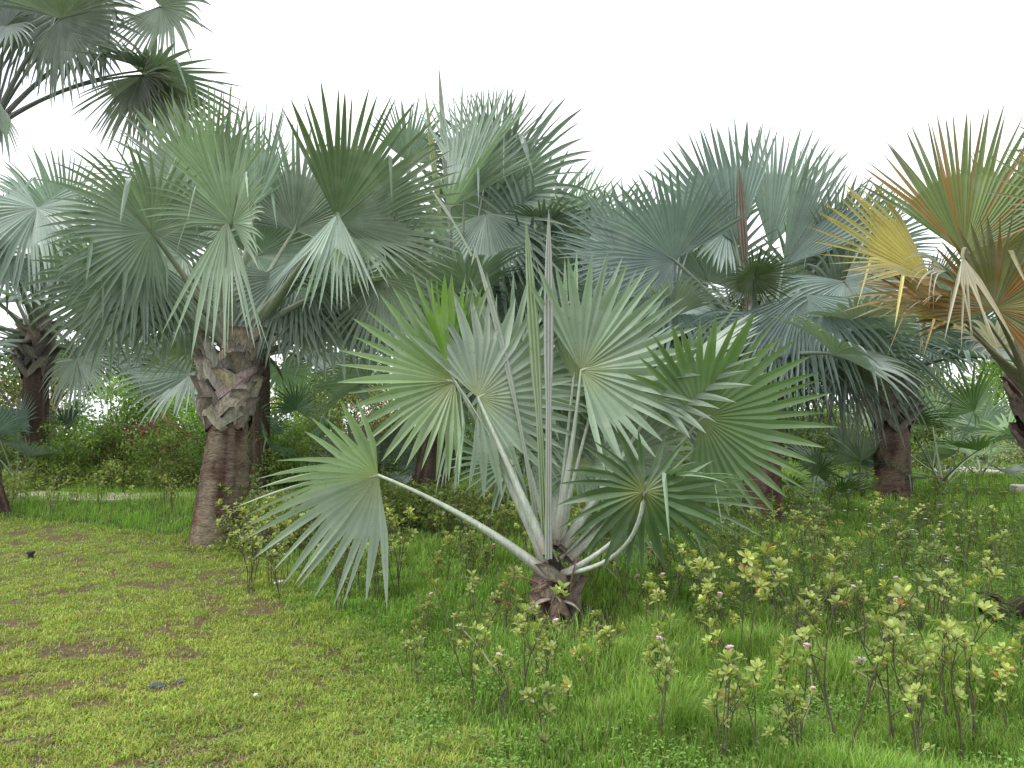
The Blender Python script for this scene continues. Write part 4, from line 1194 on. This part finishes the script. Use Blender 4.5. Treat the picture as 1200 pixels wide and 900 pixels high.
# low yellow-green shrubs in the middle band
for kind, px_, Y, s, lab in [
    ('low', 310, 9.4, 0.80, 'yellow-green shrub touching the right foot of the stout trunk'),
    ('low', 350, 9.9, 0.95, 'yellow-green shrub between the stout trunk and the low frond'),
    ('low', 405, 10.6, 0.85, 'yellow-green shrub behind the low left frond'),
    ('low', 455, 11.0, 1.0, 'light shrub behind the hub of the low frond'),
    ('low', 505, 11.5, 0.9, 'light shrub under the big left frond'),
    ('low', 560, 10.6, 0.9, 'light shrub behind the curved stalk of the low frond'),
    ('low', 610, 12.0, 0.9, 'light shrub directly behind the base of the silver palm'),
    ('low', 715, 10.5, 0.8, 'light shrub behind the low dark frond'),
    ('low', 790, 12.5, 0.9, 'light shrub left of the reddish trunk base'),
    ('low', 60, 15.9, 0.85, 'pale low shrub along the path at the far left'),
    ('low', 130, 16.2, 0.9, 'pale low shrub beside the path, middle of the left bank'),
    ('low', 205, 16.0, 0.85, 'pale low shrub beside the path next to the stout trunk'),
    ('low', -10, 14.0, 0.8, 'low shrub at the left edge where the lawn ends'),
]:
    place_bush(kind, px_, Y, s, lab, 'low yellow-green shrubs')

# ---- distant trees
def make_tree(seed, h, w, label, col, px_, Y, nl=5200, L=0.22):
    r = np.random.default_rng(seed)
    x = (px_ - 600) / F * Y
    root = thing('broadleaf_tree', label, 'tree', (x, Y, 0), 'distant trees')
    mt, mf = MB(), MB()
    tube(mt, np.array([V(0, 0, -0.1), V(0.1, 0, h * 0.3), V(0, 0.1, h * 0.6), V(0.1, 0, h * 0.85)]), [0.16, 0.12, 0.08, 0.03], 8, (0.14, 0.11, 0.09))
    nc = 40
    az = r.uniform(0, 6.28, nc); el = r.uniform(-0.5, 1.4, nc); q = r.uniform(0.35, 1, nc)
    cl = np.stack([np.cos(az) * np.cos(el) * w * 0.5 * q, np.sin(az) * np.cos(el) * w * 0.5 * q, h * 0.62 + np.sin(el) * h * 0.36 * q], -1)
    for c in cl[:14]:
        tube(mt, bez(V(0, 0, h * 0.35), V(c[0] * .4, c[1] * .4, h * 0.5), c, 6), np.linspace(0.07, 0.015, 6), 5, (0.14, 0.11, 0.09))
    k = r.integers(0, nc, nl)
    off = unit(r.normal(0, 1, (nl, 3))) * (w * 0.13 * r.uniform(0.5, 1.3, nc)[k] * r.random(nl) ** 0.5)[:, None]
    c = np.asarray(col)[None] * (1 + r.normal(0, 0.18, nc))[k][:, None] * (1 + r.normal(0, 0.15, (nl, 1)))
    leaf_quads(mf, cl[k] + off, unit(off + r.normal(0, 0.5, (nl, 3))), unit(r.normal(0, 0.5, (nl, 3)) + UP), L * r.uniform(0.6, 1.2, nl), L * 0.5, np.clip(c, 0.008, 1))
    link('trunk', mt.mesh('trunk', M_TWIG, True), root)
    link('crown', mf.mesh('crown', M_LEAF), root)


make_tree(301, 6.9, 4.0, 'distant dark tree peeping between the upright blue-green fronds', (0.06, 0.085, 0.035), 885, 27)
make_tree(302, 4.6, 4.4, 'distant tree behind the centre palms', (0.07, 0.10, 0.04), 610, 30)
make_tree(303, 4.2, 4.6, 'distant tree behind the dry brown fronds left of centre', (0.09, 0.14, 0.04), 395, 33)
make_tree(304, 4.8, 4.6, 'distant tree behind the stout palm crown', (0.07, 0.11, 0.04), 190, 31)
make_tree(305, 4.4, 4.4, 'distant tree behind the far-left palm', (0.07, 0.11, 0.045), 60, 33)
make_tree(306, 4.4, 4.4, 'distant tree behind the gap right of the silver palm', (0.07, 0.10, 0.04), 745, 31)
make_tree(307, 4.2, 4.6, 'distant tree behind the ragged collared trunk', (0.08, 0.12, 0.045), 1060, 40)

# ------------------------------------------------------------------ leggy saplings in the grass
SAP = 'leggy saplings in the grass'
sap = [
    make_sapling(401, 0.75, 2, 12, 0.062, 'x', flowers=None),
    make_sapling(402, 0.60, 3, 16, 0.055, 'x', flowers=((0.75, 0.55, 0.62), 1)),
    make_sapling(403, 0.50, 1, 6, 0.062, 'x'),
    make_sapling(404, 0.90, 3, 22, 0.058, 'x', flowers=((0.80, 0.70, 0.76), 1)),
    make_sapling(405, 0.42, 2, 8, 0.05, 'x', col=V(0.30, 0.36, 0.11)),
    make_sapling(406, 0.70, 4, 30, 0.055, 'x', col=V(0.26, 0.34, 0.10)),
    make_sapling(407, 0.85, 3, 30, 0.075, 'x', col=V(0.40, 0.43, 0.14), dens=11, bare=0.6),
    make_sapling(408, 0.55, 3, 22, 0.055, 'x', col=V(0.29, 0.33, 0.10), flowers=((0.55, 0.06, 0.10), 3)),
]
sap_used = set()


def place_sap(k, px_, py_, s, label, rz=None, tilt=(0, 0)):
    p = gp(px_, py_)
    rz = random.uniform(0, 6.28) if rz is None else rz
    if k not in sap_used:
        sap_used.add(k); o = sap[k]
        o.location = tuple(float(q) for q in p); o.rotation_euler = (tilt[0], tilt[1], rz); o.scale = (s, s, s); o['label'] = label
        return o
    return dup(sap[k], p, rz, s, label, SAP, tilt)


for k, px_, py_, s, lab in [
    (6, 868, 800, 0.95, 'tall sapling with a thick yellow leaf cluster on top, right of the dark frond'),
    (7, 595, 745, 0.85, 'sapling with two red leaves just left of the brown palm base'),
    (0, 610, 830, 1.0, 'single thin sapling in front of the palm base, in the bright grass'),
    (3, 548, 800, 0.95, 'tall leggy sapling left of centre in the foreground'),
    (1, 500, 760, 0.8, 'short bushy sapling at the edge of the lawn, left of the palm base'),
    (5, 395, 720, 0.95, 'bushy sapling hanging over the lawn below the low left frond'),
    (3, 330, 700, 0.95, 'sapling with a curved bare stem at the lawn edge'),
    (5, 440, 705, 0.85, 'sapling under the drooping tips of the low left frond'),
    (3, 992, 895, 1.2, 'large open sapling with a pale pink flower in the right foreground'),
    (0, 1052, 892, 1.15, 'tall thin sapling right of the pink-flowered one'),
    (1, 775, 850, 0.95, 'sapling with yellow-green rosettes below the low dark frond'),
    (2, 850, 893, 1.0, 'small sapling at the bottom edge right of centre'),
    (0, 1140, 880, 1.1, 'tall sapling near the bottom right corner'),
    (3, 1085, 830, 1.0, 'wide-branched sapling with pale leaves near the right edge'),
    (4, 640, 892, 1.0, 'tiny two-stemmed sapling at the bottom edge below the palm'),
    (2, 700, 800, 1.0, 'slender sapling right below the palm base'),
    (5, 945, 790, 0.9, 'bushy sapling in the middle of the right-hand grass'),
    (1, 1010, 775, 1.0, 'sapling behind the pink-flowered one'),
]:
    place_sap(k, px_, py_, s, lab)
r_ = np.random.default_rng(66)
regs = [
    # px range, py range, count, kinds, scale, shared label
    (690, 1215, 745, 930, 28, (0, 0, 2, 2, 4, 1), (0.7, 1.1), 'thin sapling with yellow-green leaf rosettes in the grass of the right foreground'),
    (740, 1215, 665, 760, 34, (0, 1, 3, 2, 5), (0.75, 1.05), 'leggy sapling in the right-hand grass, halfway back'),
    (290, 480, 650, 705, 24, (0, 3, 5, 1), (0.8, 1.1), 'sapling in the thicket between the lawn and the low left frond'),
    (480, 740, 640, 705, 26, (1, 3, 5, 0), (0.75, 1.0), 'sapling in the grass behind the base of the silver palm'),
    (470, 730, 735, 850, 17, (0, 2, 4, 1), (0.7, 0.95), 'small sapling in the grass in front of the silver palm'),
    (290, 600, 610, 650, 26, (3, 5, 1), (0.9, 1.15), 'sapling in the shrubbery behind the low left frond'),
    (-10, 225, 594, 608, 16, (1, 4, 0), (0.8, 1.1), 'spindly sapling in the tall grass at the back edge of the lawn'),
    (850, 1210, 610, 690, 26, (0, 4, 5), (0.7, 1.0), 'sapling among the weeds in front of the ragged collared trunk'),
]
for (x0, x1, y0, y1, n, ks, sr, lab) in regs:
    for i in range(n):
        place_sap(int(r_.choice(ks)), r_.uniform(x0, x1), r_.uniform(y0, y1), r_.uniform(*sr), lab)


# ---- upright weeds with flower heads
def make_weed(seed, h, label, fcol, nf=2, nst=3, tall=True):
    r = np.random.default_rng(seed)
    root = thing('wildflower', label, 'wildflower', (0, 0, 0), 'wildflowers in the right-hand grass')
    ms, mf = MB(), MB()
    tips = []
    for s in range(nst):
        o = r.normal(0, 0.12, 3)
        pts = bez(V(0, 0, -0.03), V(0, 0, h * 0.5) + o * 0.3, V(0, 0, h * r.uniform(0.75, 1.0)) + o * V(1, 1, 0), 9)
        tube(ms, pts, np.linspace(0.004, 0.002, 9), 4, (0.10, 0.15, 0.05))
        N = 26
        t = r.uniform(0.1, 0.95, N)
        P = np.stack([np.interp(t, np.linspace(0, 1, 9), pts[:, c]) for c in range(3)], -1)
        az = r.uniform(0, 6.28, N)
        d = np.stack([np.cos(az), np.sin(az), r.uniform(0.2, 0.9, N)], -1)
        leaf_quads(mf, P, d, np.tile(UP, (N, 1)) + r.normal(0, 0.2, (N, 3)), r.uniform(0.05, 0.10, N), 0.014, V(0.13, 0.20, 0.05) * (1 + r.normal(0, 0.15, (N, 1))))
        tips.append(pts[-1])
    link('stem', ms.mesh('stem', M_TWIG, True), root)
    link('foliage', mf.mesh('foliage', M_LEAF), root)
    if fcol is not None:
        for k in range(nf):
            m1 = MB()
            flower(m1, tips[k % len(tips)] + r.normal(0, 0.01, 3), r, fcol, 0.028, 8)
            link('flower', m1.mesh('flower', M_PETAL), root)
    return root


weeds = [make_weed(501, 0.75, 'tall green weed with narrow leaves', None, nst=3),
         make_weed(502, 0.55, 'weed with small pale lilac flower heads', (0.62, 0.52, 0.66), 2),
         make_weed(503, 0.50, 'weed with small white flower heads', (0.62, 0.62, 0.55), 2),
         make_weed(504, 0.55, 'weed with bright yellow flowers', (0.75, 0.60, 0.02), 3)]
wused = set()


def place_weed(k, px_, py_, s, lab):
    p = gp(px_, py_)
    if k not in wused:
        wused.add(k); o = weeds[k]; o.location = tuple(float(q) for q in p); o.scale = (s, s, s); o['label'] = lab
        return
    dup(weeds[k], p, random.uniform(0, 6.28), s, lab)


for i in range(60):
    place_weed(0, r_.uniform(780, 1210), r_.uniform(605, 770), r_.uniform(0.7, 1.1), 'tall narrow-leaved green weed in the right-hand grass')
for i in range(14):
    place_weed(1, r_.uniform(820, 1210), r_.uniform(600, 720), r_.uniform(0.7, 1.1), 'weed with small pale lilac flowers in the right-hand grass')
for i in range(16):
    place_weed(2, r_.uniform(780, 1210), r_.uniform(595, 720), r_.uniform(0.7, 1.1), 'weed with tiny white flowers in the right-hand grass')
for x, y, lab in ((1084, 605, 'weed with bright yellow flowers right of the ragged collared trunk'), (1112, 600, 'yellow-flowered weed further right of the ragged collared trunk'),
                  (1188, 612, 'yellow-flowered weed at the right edge'), (1022, 590, 'yellow-flowered weed left of the foot of the ragged collared trunk'), (1165, 625, 'low yellow-flowered weed near the right edge')):
    place_weed(3, x, y, 1.0, lab)

# ------------------------------------------------------------------ grass (stuff)
def blades(name, X, Y, h, w, lean, col, label_kind='grass', nsec=3, seed=0, tipc=None):
    r = np.random.default_rng(seed)
    N = len(X)
    Z = ground_z(X, Y) - 0.004
    az = r.uniform(0, 2 * math.pi, N)
    fx, fy = np.cos(az), np.sin(az)
    sx, sy = -fy, fx
    ln = lean
    levels = [0, 0.5, 1.0] if nsec == 2 else [0, 0.35, 0.72, 1.0]
    vs = []
    for t in levels[:-1]:
        wd = w * (1 - 0.55 * t) * 0.5
        cx = X + fx * ln * h * t * t; cy = Y + fy * ln * h * t * t; cz = Z + h * t * np.sqrt(np.clip(1 - (ln * t * 0.7) ** 2, 0.05, 1))
        vs.append(np.stack([cx - sx * wd, cy - sy * wd, cz], -1)); vs.append(np.stack([cx + sx * wd, cy + sy * wd, cz], -1))
    cx = X + fx * ln * h; cy = Y + fy * ln * h; cz = Z + h * np.sqrt(np.clip(1 - (ln * 0.8) ** 2, 0.03, 1))
    vs.append(np.stack([cx, cy, cz], -1))
    v = np.stack(vs, 1); K = v.shape[1]
    base = np.arange(N)[:, None] * K
    qs = []
    for s in range(len(levels) - 2):
        qs.append(base + np.array([2 * s, 2 * s + 1, 2 * s + 3, 2 * s + 2])[None])
    q = np.concatenate(qs)
    t_ = base + np.array([K - 3, K - 2, K - 1])[None]
    c = np.repeat(col[:, None, :], K, axis=1)
    c[:, -1] *= 1.15
    me = make_mesh(name, v.reshape(-1, 3), [q.astype(np.int32), t_.astype(np.int32)], M_GRASS, np.clip(c, 0.005, 0.9).reshape(-1, 3))
    return tag(link(name, me), kind='stuff')


def scatter(n, y0, y1, pw, seed, spread=1.12, x0=-1e9, x1=1e9):
    """positions spread evenly in perspective: denser near the camera"""
    r = np.random.default_rng(seed)
    u = r.random(n)
    e = 1 - pw
    Y = (y0 ** e + u * (y1 ** e - y0 ** e)) ** (1 / e)
    X = r.uniform(-1, 1, n) * (600 / F) * Y * spread + r.normal(0, 0.05, n)
    return X, Y, r


# mown lawn: short creeping grass with bare patches
X, Y, r = scatter(620000, 2.9, 13.2, 1.35, 71)
e = lawn_edge(X, Y)
pn = fbm(X, Y, 1.1, 21, 4) * 0.13 + fbm(X, Y, 7.0, 31, 3) * 0.29 + fbm(X, Y, 3.6, 41, 3) * 0.28 + fbm(X, Y, 17.0, 61, 2) * 0.30
keep = (e > -0.25) & (r.random(len(X)) < np.clip(1.1 - np.clip((pn - 0.495) * 14, 0, 1) * 1.0, 0.02, 1))
X, Y, pn, e = X[keep], Y[keep], pn[keep], e[keep]
N = len(X)
g = fbm(X, Y, 0.5, 88, 3)[:, None]
c = V(0.36, 0.40, 0.095) * (1 - g) + V(0.26, 0.34, 0.07) * g
c = c * (0.72 + 0.56 * fbm(X, Y, 9.0, 63, 2)[:, None])
c = c * (1 + r.normal(0, 0.22, (N, 1))) * (1 + r.normal(0, 0.06, (N, 3)))
dry = r.random(N) < 0.07
c[dry] = V(0.30, 0.22, 0.10)
blades('lawn_grass', X, Y, r.uniform(0.012, 0.04, N) * (0.55 + 0.9 * fbm(X, Y, 6.0, 64, 2)) * (1 + 0.6 * (e < 0.3)), 0.0046 + 0.0006 * Y, r.uniform(0.3, 1.15, N), c, nsec=2, seed=1)

# uncut grass on the right and behind
X, Y, r = scatter(520000, 2.9, 24, 1.5, 72)
e = lawn_edge(X, Y)
dens = fbm(X, Y, 1.6, 55, 3)
keep = (e < 0.15) & (r.random(len(X)) < np.clip(0.35 + (dens - 0.3) * 2.0, 0.25, 1))
for (tx, ty, tr_) in TR[:3]:
    keep &= (np.hypot(X - tx, Y - ty) > tr_ * 0.95) | (r.random(len(X)) < 0.25)
X, Y, e = X[keep], Y[keep], e[keep]
N = len(X)
g = fbm(X, Y, 0.8, 90, 3)[:, None]
tall = fbm(X, Y, 0.9, 91, 3)
c = V(0.155, 0.30, 0.045) * (1 - g) + V(0.25, 0.36, 0.08) * g
c = c * (0.7 + 0.6 * fbm(X, Y, 4.0, 65, 3)[:, None])
c = c * (1 + r.normal(0, 0.2, (N, 1))) * (1 + r.normal(0, 0.06, (N, 3)))
dry = r.random(N) < 0.035
c[dry] = V(0.30, 0.26, 0.12)
away = np.clip(-e / 1.2, 0.0, 1)
h = (0.04 + 0.26 * np.clip((tall * 0.6 + fbm(X, Y, 3.5, 92, 2) * 0.4) * 2.2 - 0.8, 0.03, 1) * away) * r.uniform(0.5, 1.3, N)
h *= np.where(X < -2.6, 0.85, 1.0)
blades('grass', X, Y, h, 0.0032 + 0.0006 * Y, r.uniform(0.1, 0.75, N), c, nsec=3, seed=2)

# low broad-leaved ground cover along the lawn's edge and between the blades
X, Y, r = scatter(120000, 2.9, 17, 1.4, 73)
e = lawn_edge(X, Y)
cn = fbm(X, Y, 2.2, 95, 3)
keep = (r.random(len(X)) < np.where(e < 0.55, np.clip((cn - 0.42) * 5, 0.06, 1), np.clip((cn - 0.55) * 2.5, 0.02, 0.35)))
X, Y, e = X[keep], Y[keep], e[keep]
N = len(X)
mb = MB()
az = r.uniform(0, 6.28, N)
hgt = np.where(e > 0.3, 0.25, 1) * r.uniform(0.01, 0.11, N) * np.clip(0.5 - e, 0.3, 1)
P = np.stack([X, Y, ground_z(X, Y) + hgt], -1)
d = np.stack([np.cos(az), np.sin(az), r.uniform(-0.1, 0.7, N)], -1)
c = V(0.18, 0.31, 0.065) * (1 + r.normal(0, 0.22, (N, 1))) * (1 + r.normal(0, 0.07, (N, 3)))
leaf_quads(mb, P, d, np.tile(UP, (N, 1)) + r.normal(0, 0.3, (N, 3)), r.uniform(0.012, 0.028, N), r.uniform(0.008, 0.016, N), np.clip(c, 0.01, 1))
tag(link('ground_cover', mb.mesh('ground_cover', M_LEAF)), kind='stuff')

# leaf litter and clods on the bare patches
X, Y, r = scatter(9000, 2.9, 12, 1.3, 74)
keep = (lawn_edge(X, Y) > -0.2)
X, Y = X[keep], Y[keep]
for (tx, ty, tr_) in TR[:3]:
    aa, rr_ = r.uniform(0, 6.28, 900), tr_ * (0.3 + 1.1 * r.random(900))
    X = np.concatenate([X, tx + rr_ * np.cos(aa)]); Y = np.concatenate([Y, ty + rr_ * np.sin(aa)])
N = len(X)
mb = MB(); az = r.uniform(0, 6.28, N)
leaf_quads(mb, np.stack([X, Y, ground_z(X, Y) + 0.012], -1), np.stack([np.cos(az), np.sin(az), r.uniform(-0.2, 0.35, N)], -1), np.tile(UP, (N, 1)) + r.normal(0, 0.3, (N, 3)),
           r.uniform(0.008, 0.024, N), r.uniform(0.006, 0.014, N), V(0.14, 0.085, 0.05) * (1 + r.normal(0, 0.3, (N, 1))))
tag(link('leaf_litter', mb.mesh('leaf_litter', M_TWIG)), kind='stuff')

# ------------------------------------------------------------------ small things lying about
def blob(name, loc, size, col, mat, seed, label, cat):
    r = np.random.default_rng(seed)
    import bmesh
    bm = bmesh.new()
    bmesh.ops.create_icosphere(bm, subdivisions=3, radius=1)
    for v in bm.verts:
        n = mnoise.noise(Vector(v.co) * 1.7 + Vector((seed, 0, 0))) * 0.35 + mnoise.noise(Vector(v.co) * 5 + Vector((seed, 3, 0))) * 0.12
        v.co = Vector((v.co.x * size[0], v.co.y * size[1], v.co.z * size[2])) * (1 + n)
    me = bpy.data.meshes.new(name); bm.to_mesh(me); bm.free()
    a = me.color_attributes.new('Col', 'FLOAT_COLOR', 'POINT')
    cc = np.ones((len(me.vertices), 4), dtype=np.float32); cc[:, :3] = np.asarray(col)
    a.data.foreach_set('color', cc.ravel())
    me.materials.append(mat)
    return tag(link(name, me, None, loc), label, cat)


# black capped pipe in the lawn
p = gp(36, 654)
root = thing('pipe_stub', 'short black capped pipe standing in the lawn at the left', 'pipe', p)
mb = MB(); tube(mb, np.array([V(0, 0, -0.02), V(0, 0, 0.045)]), [0.028, 0.028], 16, (0.02, 0.02, 0.022), flat_dir=V(0, 1, 0)); link('pipe', mb.mesh('pipe', M_DARK, True), root)
mb = MB(); tube(mb, np.array([V(0, 0, 0.045), V(0, 0, 0.05), V(0, 0, 0.07), V(0, 0, 0.075)]), [0.036, 0.04, 0.04, 0.034], 16, (0.025, 0.025, 0.03), flat_dir=V(0, 1, 0)); link('cap', mb.mesh('cap', M_DARK, True), root)
blob('stone', gp(186, 805) + V(0, 0, 0.006), (0.055, 0.035, 0.014), (0.06, 0.065, 0.08), M_STONE, 5, 'flat dark grey stone on the bare patch of lawn', 'stone')
blob('stone', gp(212, 800) + V(0, 0, 0.006), (0.03, 0.025, 0.010), (0.08, 0.085, 0.10), M_STONE, 8, 'small dark stone just right of the flat grey one', 'stone')
blob('pebble', gp(300, 817) + V(0, 0, 0.015), (0.014, 0.012, 0.010), (0.6, 0.6, 0.58), M_STONE, 6, 'tiny white pebble on the lawn near the bottom', 'pebble')


def scrap(name, loc, s, col, label, cat, seed):
    r = np.random.default_rng(seed)
    n = 6
    gx_, gy_ = np.meshgrid(np.linspace(-1, 1, n), np.linspace(-0.6, 0.6, n))
    z = r.normal(0, 0.15, gx_.shape) + 0.25 * np.sin(gx_ * 2)
    v = np.stack([gx_, gy_, z + 0.4], -1).reshape(-1, 3) * s
    v2 = v - V(0, 0, 0.0015)
    i = (np.arange(n - 1)[:, None] * n + np.arange(n - 1)[None])
    q = np.stack([i, i + 1, i + n + 1, i + n], -1).reshape(-1, 4)
    me = make_mesh(name, np.concatenate([v, v2]), np.concatenate([q, q[:, ::-1] + n * n]), M_PETAL, np.tile(V(*col), (2 * n * n, 1)))
    return tag(link(name, me, None, loc), label, cat)


scrap('paper_scrap', gp(326, 693) + V(0, 0, 0.07), 0.035, (0.8, 0.8, 0.78), 'crumpled white paper scrap in the grass at the lawn edge', 'litter', 4)
scrap('paper_scrap', gp(273, 681) + V(0, 0, 0.03), 0.015, (0.7, 0.7, 0.62), 'tiny pale scrap in the grass left of the larger white one', 'litter', 7)

# rotten dark log at the right edge
p = gp(1190, 735)
root = thing('log', 'dark rotting log lying in the weeds at the right edge', 'log', p)
mb = MB()
pts = bez(V(-0.22, 0, 0.10), V(0.2, 0.05, 0.16), V(0.75, 0.1, 0.12), 14)
rr = 0.075 + 0.02 * np.sin(np.arange(14) * 1.9)
tube(mb, pts, rr, 12, (0.05, 0.033, 0.026)); link('log_body', mb.mesh('log_body', M_TRUNK, False), root)
mb = MB(); tube(mb, bez(V(-0.05, 0, 0.14), V(-0.15, 0, 0.26), V(-0.28, 0.02, 0.24), 8), np.linspace(0.03, 0.01, 8), 7, (0.06, 0.04, 0.03)); link('branch_stub', mb.mesh('branch_stub', M_TRUNK), root)

# bare fallen twigs
for i, (x0, y0, x1, y1, lab) in enumerate([(935, 870, 950, 770, 'pale bare twig standing in the right foreground grass'), (1110, 845, 1000, 785, 'long pale fallen branch slanting across the right foreground'),
                                           (735, 690, 700, 655, 'curved bare twig right of the palm base'), (590, 790, 540, 735, 'thin bare twig left of the palm base')]):
    a_, b_ = gp(x0, y0), gp(x0, y0) * 0.999
    Yd = a_[1]
    e_ = at(x1, y1, Yd + 0.1)
    mb = MB()
    pts = bez(V(0, 0, -0.02), 0.5 * (e_ - a_) + V(0.05, 0, -0.05), e_ - a_, 12) + np.random.default_rng(i).normal(0, 0.004, (12, 3))
    tube(mb, pts, np.linspace(0.007, 0.003, 12), 6, (0.36, 0.31, 0.24))
    tag(link('bare_twig', mb.mesh('bare_twig', M_TWIG, True), None, a_), lab, 'twig')

# pale kerbs in the right distance
def kerb(label, p0, p1, w, h):
    d = unit(p1 - p0); s = np.cross(d, UP) * w
    n = 2
    v = [p0 - s, p0 + s, p1 + s, p1 - s]; v = v + [q + UP * h for q in v]
    me = bpy.data.meshes.new('kerb')
    me.from_pydata([tuple(q - p0) for q in v], [], [(0, 3, 2, 1), (4, 5, 6, 7), (0, 1, 5, 4), (1, 2, 6, 5), (2, 3, 7, 6), (3, 0, 4, 7)])
    a = me.color_attributes.new('Col', 'FLOAT_COLOR', 'POINT'); a.data.foreach_set('color', np.tile(np.array([0.55, 0.52, 0.47, 1], dtype=np.float32), 8))
    me.materials.append(M_STONE)
    o = link('kerb', me, None, p0)
    bv = o.modifiers.new('bevel', 'BEVEL'); bv.width = 0.02; bv.segments = 2
    return tag(o, label, 'kerb')


kerb('long pale stone kerb far off under the right-hand palm', V(16.5, 36, 0), V(26, 40, 0), 0.15, 2.0 * 0.9)
kerb('lower pale kerb in front of the long one in the right distance', V(14.5, 31, 0), V(22, 32.5, 0), 0.15, 1.25)
kerb('white stone block among the weeds at the right edge', V(9.6, 15.6, 0), V(11.5, 15.3, 0), 0.15, 0.16)
